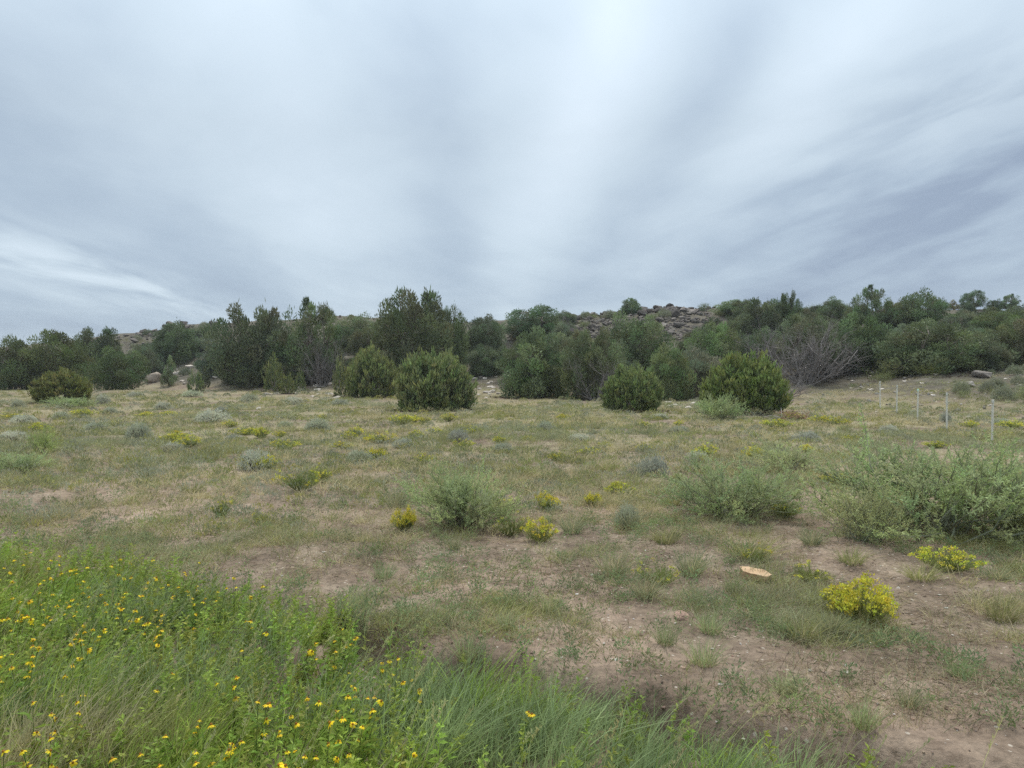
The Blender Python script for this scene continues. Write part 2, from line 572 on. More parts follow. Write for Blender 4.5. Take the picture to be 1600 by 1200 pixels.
def bush_meshes(seed, shoots=560, per=28, spread=1.0, spiky=0.12):
    """dense round juniper of upright shoots, unit height and width"""
    r = np.random.default_rng(seed)
    ge = Geo()
    ph = r.uniform(0, 2 * np.pi, shoots); ct = r.uniform(-0.56, 1.0, shoots)
    st = np.sqrt(1 - np.clip(ct, -1, 1) ** 2)
    lob = 0.93 + 0.11 * np.sin(ph * 3 + seed) * st + 0.08 * np.sin(ph * 5 + 1.7 * seed + 4 * ct)
    tip = np.stack([0.5 * st * np.cos(ph) * lob * spread, 0.5 * st * np.sin(ph) * lob * spread, 0.34 + 0.58 * ct * (1 + 0.10 * np.sin(2 * ph + seed))], 1)
    tip *= (1 + r.uniform(-0.10, spiky, (shoots, 1)) * np.array([0.6, 0.6, 1.0]))
    tip[:, 2] = np.maximum(tip[:, 2], 0.04)
    root = tip * np.array([0.42, 0.42, 0.10]); root[:, 2] = np.maximum(0.02, root[:, 2])
    shootcol = shade(JG, shoots, r, 0.20, 0.10)
    s = r.uniform(0.45, 1.0, (shoots, per)) ** 0.6
    sd_ = norm(tip - root)
    pos = root[:, None] + (tip - root)[:, None] * s[..., None] + r.normal(0, 0.018, (shoots, per, 3))
    d = norm(sd_[:, None] * 0.35 + np.array([0, 0, 1.0]) + r.normal(0, 0.27, (shoots, per, 3)))
    pos = pos.reshape(-1, 3); d = d.reshape(-1, 3)
    V, F, k = leaves(pos, d, r.uniform(0.05, 0.105, len(pos)), r.uniform(0.014, 0.026, len(pos)), r)
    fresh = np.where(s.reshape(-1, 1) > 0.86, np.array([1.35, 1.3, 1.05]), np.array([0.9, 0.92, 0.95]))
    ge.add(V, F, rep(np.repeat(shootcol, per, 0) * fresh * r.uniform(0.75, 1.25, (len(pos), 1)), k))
    # plumes standing proud of the outline
    n2 = 300
    sel = r.integers(0, shoots, n2)
    V, F, k = leaves(tip[sel] - sd_[sel] * 0.03, norm(sd_[sel] * 0.4 + np.array([0, 0, 1.0]) + r.normal(0, 0.2, (n2, 3))), r.uniform(0.08, 0.15, n2), r.uniform(0.012, 0.022, n2), r)
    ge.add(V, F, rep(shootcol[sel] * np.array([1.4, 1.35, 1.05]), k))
    crown = ge.mesh('juniper_bush_crown', M_JUN)
    tr = Geo()
    for i in range(7):
        a = r.uniform(0, 6.28); q_ = np.array([math.cos(a), math.sin(a), 0])
        V, F = tube([q_ * 0.04 - np.array([0, 0, 0.06]), q_ * 0.10 + np.array([0, 0, 0.2]), q_ * 0.22 + np.array([0, 0, 0.5])], [0.03, 0.022, 0.008])
        tr.add(V, F, (1, 1, 1))
    return crown, tr.mesh('juniper_bush_trunk', M_BARK, smooth=True)


def tree_meshes(seed, form, clumps=60, per=150, cs=0.15, trunk=0.12):
    """juniper tree: forked trunk, limbs, clumped scale-leaf foliage, unit height and width"""
    r = np.random.default_rng(seed)
    ge = Geo(); tr = Geo()
    C = []
    tries = 0
    while len(C) < clumps and tries < 20000:
        tries += 1
        z = r.uniform(trunk, 0.93) if r.uniform() < 0.75 else r.uniform(trunk, 0.45)
        h_ = (z - trunk) / (0.93 - trunk)
        if form == 'round':
            w = 0.5 * math.sqrt(max(0, 1 - (1.75 * (h_ - 0.42)) ** 2)) if h_ > 0.42 else 0.5 * (0.86 + 0.14 * h_ / 0.42)
        elif form == 'tall':
            w = 0.5 * (0.86 + 0.14 * min(1, h_ / 0.35)) * (1 if h_ < 0.5 else math.sqrt(max(0, 1 - ((h_ - 0.5) / 0.56) ** 2)))
        elif form == 'cone':
            w = 0.5 * (1 - h_) ** 0.75 + 0.03
        elif form == 'open':
            w = 0.5 * (0.62 + 0.38 * min(1, h_ / 0.4)) * (1 if h_ < 0.5 else math.sqrt(max(0, 1 - ((h_ - 0.5) / 0.53) ** 2)))
        else:   # wide
            w = 0.5 * (0.85 + 0.15 * h_) * (1 if h_ < 0.45 else math.sqrt(max(0, 1 - ((h_ - 0.40) / 0.615) ** 2)))
        a = r.uniform(0, 2 * np.pi)
        w *= 0.90 + 0.20 * math.sin(2 * a + seed) * math.cos(3 * h_ + seed) + 0.12 * math.sin(5 * a + 9 * h_)
        rr = w * math.sqrt(r.uniform(0.12 if form != 'open' else 0.25, 1.0))
        c = np.array([rr * math.cos(a), rr * math.sin(a), z])
        if all(np.linalg.norm((c - o_) * np.array([1, 1, 1.1])) > cs * 0.55 for o_ in C):
            C.append(c)
    C = np.array(C)
    an = np.arctan2(C[:, 1], C[:, 0])
    step = 0.93 + 0.06 * np.sin(2.0 * an + 1.3 * seed) + 0.07 * np.sin(5.0 * an + 0.7 * seed) + r.normal(0, 0.03, len(C))
    C[:, 2] *= np.where(C[:, 2] > 0.4, step, 1.0)          # stepped, ragged top
    for i, c in enumerate(C):
        s = cs * r.uniform(0.65, 1.2) * (0.8 if c[2] > 0.8 else 1.0)
        n = int(per * 1.45 * r.uniform(0.7, 1.2))
        u_ = norm(r.normal(size=(n, 3)))
        rad = s * (0.30 + 0.70 * r.uniform(0, 1, (n, 1)) ** 0.6)
        pos = c + u_ * rad * np.array([0.68, 0.68, 0.84])
        d = norm(u_ * 0.6 + np.array([0, 0, 0.8]) + r.normal(0, 0.3, (n, 3)))
        cc = shade(JG, 1, r, 0.34, 0.12)
        V, F, k = leaves(pos, d, r.uniform(0.026, 0.060, n), r.uniform(0.009, 0.017, n), r)
        ge.add(V, F, rep(cc * r.uniform(0.8, 1.22, (n, 1)), k))
        if c[2] > 0.72 or r.uniform() < 0.25:        # pointed sprigs breaking the outline
            m_ = 12
            V, F, k = leaves(c + r.normal(0, s * 0.28, (m_, 3)) + np.array([0, 0, s * 0.32]), norm(np.array([0, 0, 1.0]) + r.normal(0, 0.22, (m_, 3))),
                             r.uniform(0.04, 0.085, m_), r.uniform(0.010, 0.018, m_), r)
            ge.add(V, F, rep(cc * r.uniform(0.9, 1.25, (m_, 1)), k))
    forks = 3
    fk = []
    for f in range(forks):
        a = 2 * np.pi * f / forks + r.uniform(-0.5, 0.5)
        p0 = np.array([0.03 * math.cos(a), 0.03 * math.sin(a), -0.08]); p1 = np.array([0.07 * math.cos(a), 0.07 * math.sin(a), 0.22])
        p2 = np.array([0.16 * math.cos(a), 0.16 * math.sin(a), 0.5]); p3 = np.array([0.14 * math.cos(a + 0.4), 0.14 * math.sin(a + 0.4), 0.78])
        V, F = tube([p0, p1, p2, p3], [0.034, 0.026, 0.017, 0.006], 6); tr.add(V, F, (1, 1, 1)); fk.append((p1, p2, p3))
    for c in C[::2 if form != 'open' else 1]:
        f = fk[int(np.argmin([np.linalg.norm(c[:2] - k_[1][:2]) for k_ in fk]))]
        s0 = f[0] if c[2] < 0.45 else (f[1] if c[2] < 0.75 else f[2])
        mid = (s0 + c) / 2 + np.array([0, 0, -0.03]) + r.normal(0, 0.015, 3)
        V, F = tube([s0, mid, c], [0.011, 0.008, 0.003], 4); tr.add(V, F, (1, 1, 1))
    return ge.mesh('juniper_tree_crown', M_JUN), tr.mesh('juniper_tree_trunk', M_BARK, smooth=True)


def dead_meshes(seed, n0=60, upright=0.6):
    """bare grey branches of a dead tree, unit height"""
    r = np.random.default_rng(seed)
    ge = Geo()

    def grow(p0, d, L, rad, lev):
        pts = [p0]; dd = d.copy()
        for k in range(4):
            dd = norm(dd + r.normal(0, 0.16, 3) + np.array([0, 0, 0.05 * upright]))
            pts.append(pts[-1] + dd * L / 4)
        V, F = tube(pts, np.linspace(rad, rad * 0.35, 5), 4 if lev else 6)
        ge.add(V, F, (1, 1, 1))
        if lev < 3:
            for k in range(5 if lev < 2 else 4):
                j = r.integers(1, 5)
                grow(pts[j], norm(dd + r.normal(0, 0.62, 3)), L * r.uniform(0.35, 0.6), rad * 0.45, lev + 1)
    for i in range(n0 // 4):
        a = r.uniform(0, 6.28); e = r.uniform(0.15, 1.0)
        grow(np.array([0.05 * math.cos(a), 0.05 * math.sin(a), -0.03]), norm(np.array([math.cos(a), math.sin(a), e * 2.0 * upright + 0.2])), r.uniform(0.5, 0.8), 0.013, 0)
    return ge.mesh('dead_branches', M_DEAD, smooth=True)


BUSH = [bush_meshes(s) for s in (1, 2, 3)]
BUSH_S = [bush_meshes(s, 150, 22, 0.9, 0.35) for s in (5, 6)]
TREE = {'round': [tree_meshes(s, 'round', 95, 150, 0.17, 0.03) for s in (31, 32, 33)],
        'tall': [tree_meshes(s, 'tall', 110, 150, 0.16, 0.03) for s in (41, 42)],
        'wide': [tree_meshes(s, 'wide', 105, 150, 0.17, 0.03) for s in (51, 52)],
        'open': [tree_meshes(s, 'open', 70, 130, 0.14, 0.12) for s in (61, 62)],
        'cone': [tree_meshes(s, 'cone', 46, 120, 0.15, 0.04) for s in (71,)]}
DEAD = [dead_meshes(81, 84, 1.2), dead_meshes(82, 72, 0.7)]


def juniper(kind, var, px, wpx, top, D, tint, label, rz=0.0, cat='juniper', group=None, base=None, name=None):
    loc = at_depth(px, D)
    h_ = z_at(px, top, D) - loc[2]
    w = wpx / 1155 * D
    crown, trunk = {'bush': BUSH, 'sprig': BUSH_S}.get(kind, TREE.get(kind))[var]
    t = thing(name or ('juniper_bush' if kind in ('bush', 'sprig') else 'juniper_tree'), loc - np.array([0, 0, 0.03]), rz, (w, w, h_))
    tag(t, label, cat, group)
    obj('crown', crown, t, tint)
    obj('trunk', trunk, t)
    return t


N1 = (1.0, 1.0, 1.0)
YG = (1.45, 1.42, 1.0)
OL = (1.08, 1.0, 0.8)
GY = (1.15, 1.2, 1.5)
DK = (0.72, 0.78, 0.85)
LU = (1.15, 1.22, 1.1)
rows = [
    # kind, variant, centre x, width, top, depth, tint, label  (photo pixels and metres)
    ('bush', 0, 675, 120, 548, 29.5, (1.0, 1.05, 0.95), 'big dense round juniper bush standing alone in the middle of the meadow'),
    ('bush', 1, 579, 80, 545, 43, (0.98, 1.06, 0.88), 'rounded olive juniper bush just behind and left of the big round one'),
    ('sprig', 0, 533, 24, 566, 45.5, (1.1, 1.1, 0.9), 'narrow juniper sapling pressed against the side of the rounded olive bush'),
    ('bush', 2, 988, 90, 571, 28.5, (0.92, 1.05, 0.88), 'dark green egg-shaped juniper bush in front of the grey dead branches'),
    ('bush', 1, 1166, 124, 554, 26.8, (1.08, 1.2, 0.85), 'bright yellow-green juniper bush beside the fence side of the meadow'),
    ('bush', 2, 97, 82, 577, 36, (0.90, 0.88, 0.66), 'low olive-brown juniper bush out in the meadow at the far left'),
    ('sprig', 1, 305, 26, 583, 52, (1.0, 1.1, 0.9), 'small barrel-shaped juniper sapling alone on the left meadow'),
    ('cone', 0, 265, 34, 556, 66, (1.25, 1.3, 1.2), 'pale pointed young juniper by the stony bank on the left'),
    ('sprig', 1, 318, 22, 576, 62, DK, 'tiny dark juniper seedling just behind the barrel-shaped sapling'),
    ('sprig', 0, 427, 32, 562, 55, (1.08, 1.15, 0.9), 'spiky yellowish juniper sapling in front of the grey-trunked trees'),
    ('sprig', 1, 449, 24, 588, 50.5, (1.0, 1.05, 0.8), 'knee-high juniper seedling at the foot of the spiky sapling'),
    ('sprig', 0, 468, 18, 584, 53, (0.9, 0.95, 0.8), 'small dark seedling among stones right of the spiky sapling'),
    ('wide', 0, 22, 92, 531, 64, (0.85, 0.86, 0.62), 'dark broad juniper tree cut by the left edge of the view'),
    ('round', 0, 86, 104, 514, 66, (0.86, 0.84, 0.58), 'dark rust-tinged juniper tree behind the olive-brown bush'),
    ('round', 1, 186, 84, 547, 62, (0.72, 0.85, 0.6), 'low dark rounded juniper tree with its skirt on the grass at left'),
    ('tall', 0, 150, 72, 513, 76, (0.78, 0.84, 0.7), 'juniper tree showing its top behind the low dark rounded one'),
    ('round', 2, 276, 78, 502, 78, (0.8, 0.92, 0.8), 'rounded juniper tree below the left end of the rocky rim'),
    ('wide', 1, 224, 60, 537, 74, (1.05, 1.12, 1.1), 'grey-green low juniper on the slope between two dark rounded trees'),
    ('wide', 0, 322, 54, 528, 80, GY, 'pale grey-green shrubby juniper below the left rocky rim'),
    ('tall', 1, 395, 122, 480, 60, (0.9, 0.95, 0.85), 'big dark many-topped juniper tree on the left of the grove'),
    ('open', 0, 492, 96, 471, 58, (0.9, 1.0, 0.85), 'open-crowned juniper tree with sky showing through its top'),
    ('round', 0, 478, 80, 510, 60, (0.86, 0.96, 0.85), 'dense juniper filling the space under the open-crowned tree'),
    ('wide', 1, 560, 86, 491, 74, LU, 'lighter green juniper on the slope left of the tallest tree'),
    ('tall', 0, 646, 124, 454, 56, (0.86, 0.9, 0.75), 'tallest juniper tree, dark with a ragged stepped top'),
    ('round', 2, 702, 62, 478, 60, (0.78, 0.88, 0.7), 'juniper stepping down on the right flank of the tallest tree'),
    ('tall', 1, 757, 68, 494, 64, (0.85, 0.95, 0.9), 'juniper tree above the stony gap in the grove'),
    ('open', 1, 832, 96, 476, 70, (0.85, 0.97, 0.9), 'feathery-topped juniper tree behind the lush middle thicket'),
    ('wide', 0, 838, 116, 519, 44, (1.0, 1.08, 0.9), 'lush green juniper thicket with skirts down to the bare soil'),
    ('tall', 1, 925, 92, 514, 42, (1.02, 1.06, 0.92), 'green juniper tree with a dead grey lower side'),
    ('round', 1, 992, 108, 495, 52, (1.05, 1.18, 0.98), 'mid-green juniper tree below the rubble slope'),
    ('wide', 1, 1046, 84, 535, 40, (1.05, 1.12, 0.85), 'juniper bush tucked behind the egg-shaped bush'),
    ('round', 2, 1120, 96, 503, 48, (1.1, 1.2, 0.95), 'light green juniper behind the yellow-green bush'),
    ('tall', 0, 1196, 84, 468, 60, (0.95, 1.06, 1.0), 'tall juniper rising behind the bare grey tree'),
    ('tall', 1, 1231, 36, 457, 60, (0.85, 0.98, 0.8), 'slim pointed juniper spire breaking the skyline'),
    ('round', 0, 1340, 108, 487, 46, (0.85, 1.0, 0.82), 'dark green juniper tree just right of the bare grey tree'),
    ('open', 1, 1262, 92, 487, 45.5, (1.1, 1.1, 1.15), 'thin grey-green juniper grown through by the bare grey tree'),
    ('open', 0, 1362, 60, 449, 64, (1.0, 1.14, 1.0), 'airy juniper crown standing above the skyline over the fence'),
    ('wide', 1, 1434, 88, 455, 62, (0.92, 1.05, 0.85), 'flat domed juniper on the skyline right of the airy crown'),
    ('wide', 0, 1455, 150, 505, 41, (0.88, 0.95, 0.8), 'broad dark juniper spreading behind the fence posts'),
    ('round', 1, 1400, 84, 520, 44, (0.98, 1.1, 0.9), 'mid-green juniper joined to the left side of the broad dark one'),
    ('wide', 1, 1566, 104, 484, 54, (0.82, 0.96, 0.68), 'dark green juniper at the far right of the slope'),
    ('round', 2, 1622, 100, 480, 50, (0.92, 1.04, 0.75), 'juniper cut by the right edge of the view'),
    ('round', 0, 1490, 90, 490, 60, (0.95, 1.02, 0.85), 'low brownish green juniper between the broad dark one and the rim'),
    ('round', 2, 985, 36, 465, 83, (0.9, 1.08, 0.9), 'lone round juniper on the crest above the rubble'),
    ('open', 1, 1519, 38, 453, 79, (0.8, 0.95, 0.85), 'round lone juniper silhouetted on the crest at right'),
    ('cone', 0, 1489, 22, 468, 79, (1.3, 1.0, 0.8), 'reddish small juniper beside the round lone one on the crest'),
    ('round', 1, 1553, 22, 468, 78, (0.62, 0.75, 0.6), 'small very dark shrubby juniper on the crest at right'),
    ('open', 0, 1576, 30, 460, 79, (1.05, 1.2, 1.25), 'pale airy juniper on the crest at the far right'),
    ('round', 1, 1300, 56, 467, 72, (0.85, 0.98, 0.85), 'spiky low juniper row on the skyline behind the bare grey tree'),
    ('wide', 0, 1150, 76, 470, 78, (1.2, 1.35, 1.1), 'pale green brush mound on the crest right of the rubble'),
    ('wide', 1, 880, 46, 486, 80, (0.95, 1.0, 0.95), 'scrubby juniper on the crest left of the rubble'),
]
for i, (kind, var, px, w, top, D, tint, label) in enumerate(rows):
    juniper(kind, var, px, w, top, D, tint, label, rz=(i * 2.399) % 6.28, group='junipers of the grove' if kind not in ('bush', 'sprig') else 'juniper bushes on the meadow')

for (dm, px, w, top, D, label, rz) in [
        (1, 1290, 130, 520, 44.5, 'mass of fine bare grey twigs between the dead tree and the dark juniper', 2.7),
        (0, 1190, 90, 505, 47, 'grey bare-twigged tree showing above the yellow-green juniper bush', 5.5),
        (0, 1258, 160, 486, 43, 'bare grey dead tree with drooping branches above the fence', 0.6),
        (1, 930, 84, 548, 40.5, 'bare grey branches on the shaded side of the middle thicket', 2.0),
        (0, 505, 70, 512, 56.5, 'grey dead limbs showing in front of the open-crowned tree', 3.9),
        (1, 1225, 90, 560, 38.5, 'low tangle of bare grey limbs beside the yellow-green bush', 5.0),
        (0, 872, 44, 488, 74, 'pale bare shrub at the left edge of the rubble', 1.0),
        (1, 1478, 80, 512, 46, 'bare grey twigs above the broad dark juniper', 4.4)]:
    loc = at_depth(px, D)
    h_ = z_at(px, top, D) - loc[2]
    o = obj('dead_tree', DEAD[dm], None, (0.56, 0.54, 0.53))
    o.location = loc; o.rotation_euler = (0, 0, rz); o.scale = (w / 1155 * D * 0.75, w / 1155 * D * 0.75, h_ * 0.95)
    tag(o, label, 'dead tree')


# shed needle litter, its dark colour added as contact shade below the front bushes
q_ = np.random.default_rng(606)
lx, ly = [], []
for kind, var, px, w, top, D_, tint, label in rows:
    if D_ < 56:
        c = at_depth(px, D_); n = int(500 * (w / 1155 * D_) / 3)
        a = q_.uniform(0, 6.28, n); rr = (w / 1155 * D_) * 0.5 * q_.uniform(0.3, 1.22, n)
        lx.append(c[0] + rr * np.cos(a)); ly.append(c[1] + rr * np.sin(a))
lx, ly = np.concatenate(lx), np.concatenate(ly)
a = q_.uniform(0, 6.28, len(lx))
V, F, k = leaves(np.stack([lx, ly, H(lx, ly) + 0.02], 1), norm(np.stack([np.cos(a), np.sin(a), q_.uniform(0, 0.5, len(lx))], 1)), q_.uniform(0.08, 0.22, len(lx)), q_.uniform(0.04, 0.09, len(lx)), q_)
stuff('contact_shade_litter', Geo().add(V, F, rep(shade((0.105, 0.078, 0.055), len(lx), q_, 0.35, 0.08), k)).mesh('contact_shade_litter', M_LEAF), 'brown shed needles under the juniper bushes, coloured dark as contact shade')

# the mass of smaller junipers that covers the slope between the named ones
FR = np.random.default_rng(404)
for x0, x1, k0, k1, n, lab in [
        (-60, 240, 0.0, 0.55, 14, 'small juniper on the far slope behind the dark trees at left'),
        (300, 600, 0.05, 0.75, 22, 'small juniper massed on the slope around the open-crowned tree'),
        (600, 880, 0.12, 0.80, 22, 'small juniper massed on the slope between the tallest tree and the rubble'),
        (880, 1110, 0.02, 0.42, 12, 'small juniper on the lower slope beneath the rubble'),
        (1110, 1330, 0.24, 0.92, 34, 'small juniper massed around and above the bare grey tree'),
        (1330, 1660, 0.22, 0.92, 34, 'small juniper massed on the slope above the fence posts')]:
    for i in range(n):
        px = FR.uniform(x0, x1); k = FR.uniform(k0, k1)
        foot = np.interp(px, FOOT[:, 0], FOOT[:, 1]); ridge = np.interp(px, RIDGE[:, 0], RIDGE[:, 1])
        D_ = foot + k * (ridge - foot)
        loc = at_depth(px, D_)
        h_ = FR.uniform(1.5, 3.1) * (1 - 0.45 * k); w = h_ * FR.uniform(1.1, 1.6)
        kind = ('round', 'wide', 'round', 'tall', 'wide')[int(FR.integers(0, 5))]
        crown, trunk = TREE[kind][int(FR.integers(0, 2))]
        t = thing('juniper_tree', loc - np.array([0, 0, 0.05]), FR.uniform(0, 6.28), (w, w, h_))
        tag(t, lab, 'juniper', lab.replace('small juniper', 'small junipers'))
        f = FR.uniform(0.72, 1.15)
        obj('crown', crown, t, (f * FR.uniform(0.9, 1.1), f, f * FR.uniform(0.8, 1.15)))
        obj('trunk', trunk, t)


# ------------------------------------------------------------------ low shrubs
MARKS = [('the big round lone juniper', 675, 645), ('the egg-shaped juniper bush', 988, 648), ('the yellow-green juniper bush', 1166, 652), ('the middle saltbush', 718, 822),
         ('the biggest saltbush', 1462, 836), ('the tan sandstone slab', 1180, 907), ('the big flowering rabbitbrush', 1344, 970), ('the olive-brown juniper bush', 97, 630),
         ('the barrel-shaped sapling', 305, 612), ('the bright green upright shrub', 68, 712), ('the leftmost fence post', 1376, 640), ('the tallest fence post', 1552, 697), ('the spiky sapling', 427, 595)]
ORD = ['closest', 'second closest', 'third closest', 'fourth closest', 'fifth closest', 'sixth closest', 'seventh closest', 'eighth closest', 'ninth closest', 'tenth closest', 'eleventh closest', 'twelfth closest']


def ranked(what, spots):
    """one label for each spot: what it is and how near it is to a landmark"""
    S = np.array([q_[:2] for q_ in spots], float); used = set(); res = []
    for p_ in S:
        best = None
        for nm, mx, my in MARKS:
            dd = np.hypot(S[:, 0] - mx, S[:, 1] - my); d0 = np.hypot(p_[0] - mx, p_[1] - my)
            rk = int((dd < d0 - 1e-6).sum())
            if rk < len(ORD) and (nm, rk) not in used and (best is None or rk * 60 + d0 < best[0]):
                best = (rk * 60 + d0, nm, rk)
        if best is None:
            res.append(what); continue
        used.add(best[1:]); res.append(f'{what}, {ORD[best[2]]} to {best[1]}')
    return res


def saltbush_meshes(seed, stems=95, lcol=(0.310, 0.365, 0.205), twigs=9, per=16, width=1.0):
    """wispy grey-green shrub with arching stems, unit height, about 2 wide"""
    r = np.random.default_rng(seed)
    st = Geo(); lf_ = Geo()
    for i in range(stems):
        a = r.uniform(0, 6.28); e = r.uniform(0.05, 1.0) ** 0.8
        d = norm(np.array([math.cos(a) * (1.15 - 0.75 * e) * width, math.sin(a) * (1.15 - 0.75 * e) * width, 0.30 + 0.75 * e]))
        L = r.uniform(0.75, 1.12) * (1.0 if e > 0.3 else 0.95)
        base = np.array([r.normal(0, 0.16 * width), r.normal(0, 0.16 * width), -0.02])
        dr = np.array([0, 0, -0.16])
        ss = np.linspace(0, 1, 6)
        wob = r.normal(0, 0.03, (6, 3)).cumsum(0); wob[0] = 0
        pts = base + d * L * ss[:, None] + dr * L * ss[:, None] ** 2 + wob
        V, F = tube(pts, np.linspace(0.0085, 0.002, 6), 3)
        st.add(V, F, shade((0.32, 0.32, 0.23), 1, r, 0.2, 0.06))
        cc = shade(lcol, 1, r, 0.18, 0.08)
        tw = r.uniform(0.3, 1.0, twigs)
        tp_ = np.stack([np.interp(tw, ss, pts[:, k]) for k in range(3)], 1)
        td = norm(d + r.normal(0, 0.55, (twigs, 3)) + np.array([0, 0, 0.25])); tl = r.uniform(0.12, 0.30, twigs)
        V, F, k = ribbons(tp_, td, tl, 0.006, np.zeros((twigs, 3)), (1, 0.4), r)
        st.add(V, F, (0.24, 0.25, 0.17))
        s = r.uniform(0.05, 1.0, (twigs, per))
        pos = (tp_[:, None] + td[:, None] * (tl[:, None] * s)[..., None]).reshape(-1, 3)
        ld = norm(np.repeat(td, per, 0) * 0.8 + r.normal(0, 0.6, pos.shape))
        V, F, k = leaves(pos, ld, r.uniform(0.018, 0.042, len(pos)), r.uniform(0.006, 0.011, len(pos)), r)
        lf_.add(V, F, rep(cc * r.uniform(0.82, 1.2, (len(pos), 1)), k))
    return lf_.mesh('saltbush_foliage', M_LEAF), st.mesh('saltbush_stems', M_LEAF)


SALT = [saltbush_meshes(101, 110, per=32, twigs=11), saltbush_meshes(102, 110, per=32, twigs=11), saltbush_meshes(103, 85, (0.39, 0.41, 0.235), 10, 22)]
SAGE = [saltbush_meshes(111, 46, (0.36, 0.375, 0.29), 7, 12, 1.2), saltbush_meshes(112, 46, (0.33, 0.35, 0.255), 7, 12, 1.3)]
def sage_meshes(seed, lcol):
    """tight silvery dome over dark twigs, unit height, radius about 0.75"""
    r = np.random.default_rng(seed)
    st = Geo(); lf_ = Geo(); n = 2600
    a = r.uniform(0, 6.28, n); ct = r.uniform(0.05, 1.0, n); sn = np.sqrt(1 - ct ** 2)
    lump = 0.86 + 0.13 * np.sin(3 * a + seed) + 0.10 * np.sin(7 * a + 5 * ct) + r.normal(0, 0.06, n)
    u_ = np.stack([sn * np.cos(a), sn * np.sin(a), ct], 1)
    pos = u_ * lump[:, None] * np.array([0.8, 0.8, 0.92]) * (1 - 0.35 * r.uniform(0, 1, (n, 1)) ** 2)
    V, F, k = leaves(pos - u_ * 0.03, norm(u_ * 0.6 + np.array([0, 0, 0.7]) + r.normal(0, 0.3, (n, 3))), r.uniform(0.07, 0.15, n), r.uniform(0.022, 0.042, n), r)
    lf_.add(V, F, rep(shade(lcol, n, r, 0.22, 0.05), k))
    for i in range(26):
        aa = r.uniform(0, 6.28); d = norm(np.array([math.cos(aa), math.sin(aa), r.uniform(0.5, 2.0)]))
        V, F = tube([np.array([0, 0, -0.04]), d * 0.35 + r.normal(0, 0.03, 3), d * 0.72], [0.03, 0.02, 0.008], 4)
        st.add(V, F, (0.16, 0.13, 0.11))
    return lf_.mesh('sagebrush_foliage', M_LEAF), st.mesh('sagebrush_stems', M_LEAF)


SAGE = [sage_meshes(113, (0.43, 0.44, 0.36)), sage_meshes(114, (0.38, 0.40, 0.30))]
SNAKE = [saltbush_meshes(121, 60, (0.30, 0.31, 0.10), 6, 12, 0.95)]


def shrub(name, meshes, px, base_py, wpx, hpx, label, cat, tint=N1, rz=0.0, group=None, D=None):
    loc = ground_at(px, base_py) if D is None else at_depth(px, D)
    D = loc[1]
    w = wpx / 1155 * D / 1.7; h_ = hpx / 1155 * D * 1.05
    t = thing(name, loc, rz, (w, w, h_))
    tag(t, label, cat, group)
    o = obj('foliage', meshes[0], t, tint); o['kind'] = 'stuff'
    o = obj('stems', meshes[1], t); o['kind'] = 'stuff'
    return t


for i, a in enumerate([
        (SALT[0], 718, 822, 170, 104, 'wispy grey-green saltbush in the middle, yellow flowers at its foot'),
        (SALT[1], 1140, 802, 190, 92, 'grey-green saltbush mound left of the biggest one'),
        (SALT[0], 1462, 836, 330, 168, 'biggest sprawling saltbush, at the right below the fence posts'),
        (SALT[2], 1352, 846, 150, 98, 'yellowish lower saltbush clump against the biggest one'),
        (SALT[1], 1592, 842, 130, 125, 'saltbush running out of the right edge of the view'),
        (SALT[2], 1222, 738, 130, 50, 'small saltbush behind the grey-green mound'),
        (SALT[1], 1124, 654, 70, 40, 'blue-grey saltbush in the shade of the yellow-green juniper'),
        (SALT[2], 68, 712, 50, 46, 'bright green upright shrub on the left meadow'),
        (SALT[0], 110, 638, 64, 20, 'pale green spreading shrub at the foot of the olive-brown juniper'),
        (SALT[1], 24, 738, 90, 34, 'grey-green weedy shrub at the left edge')]):
    shrub('saltbush', a[0], *a[1:], 'shrub', rz=i * 1.7, tint=(1.28, 1.25, 1.05) if i != 7 else (1.15, 1.2, 0.7))

sage_rows = [(1022, 744, 56, 32), (497, 674, 52, 20), (330, 660, 60, 20), (216, 686, 46, 26), (398, 735, 62, 32), (300, 620, 38, 10), (716, 690, 38, 18),
             (28, 638, 24, 14), (160, 632, 24, 16), (172, 648, 26, 12), (254, 640, 30, 12), (390, 628, 34, 13), (345, 652, 28, 16), (95, 655, 32, 12), (210, 620, 30, 8),
             (530, 634, 36, 10), (458, 632, 36, 12), (575, 622, 30, 9), (630, 700, 40, 14), (852, 672, 34, 14), (905, 690, 40, 12), (1060, 678, 40, 12),
             (1390, 676, 34, 12), (1090, 722, 44, 18), (1478, 660, 20, 16), (980, 822, 44, 34), (268, 706, 40, 14), (150, 672, 50, 12), (35, 662, 44, 14), (560, 722, 50, 18),
             (1262, 690, 50, 16), (1565, 664, 36, 10), (1030, 655, 34, 8), (785, 708, 40, 16), (20, 690, 50, 16), (445, 668, 30, 10), (365, 690, 34, 10)]
sage_labels = ranked('low silvery sagebrush mound', sage_rows)
for i, (px, by, w, h_) in enumerate(sage_rows):
    lab = {0: 'dark grey sagebrush between the two biggest saltbushes and the middle one', 1: 'silvery sagebrush mound in the left middle meadow', 3: 'round silvery sagebrush on bare soil at left',
           4: 'grey sagebrush with a yellow bush at its right side', 7: 'little round silver sagebrush near the left edge'}.get(i)
    shrub('sagebrush', SAGE[i % 2], px, by, w, h_ * 1.05, lab or sage_labels[i], 'sagebrush', rz=i * 2.1, group='sagebrush mounds on the meadow',
          tint=(1.2, 1.18, 1.15) if i % 3 else (0.95, 0.95, 0.96))


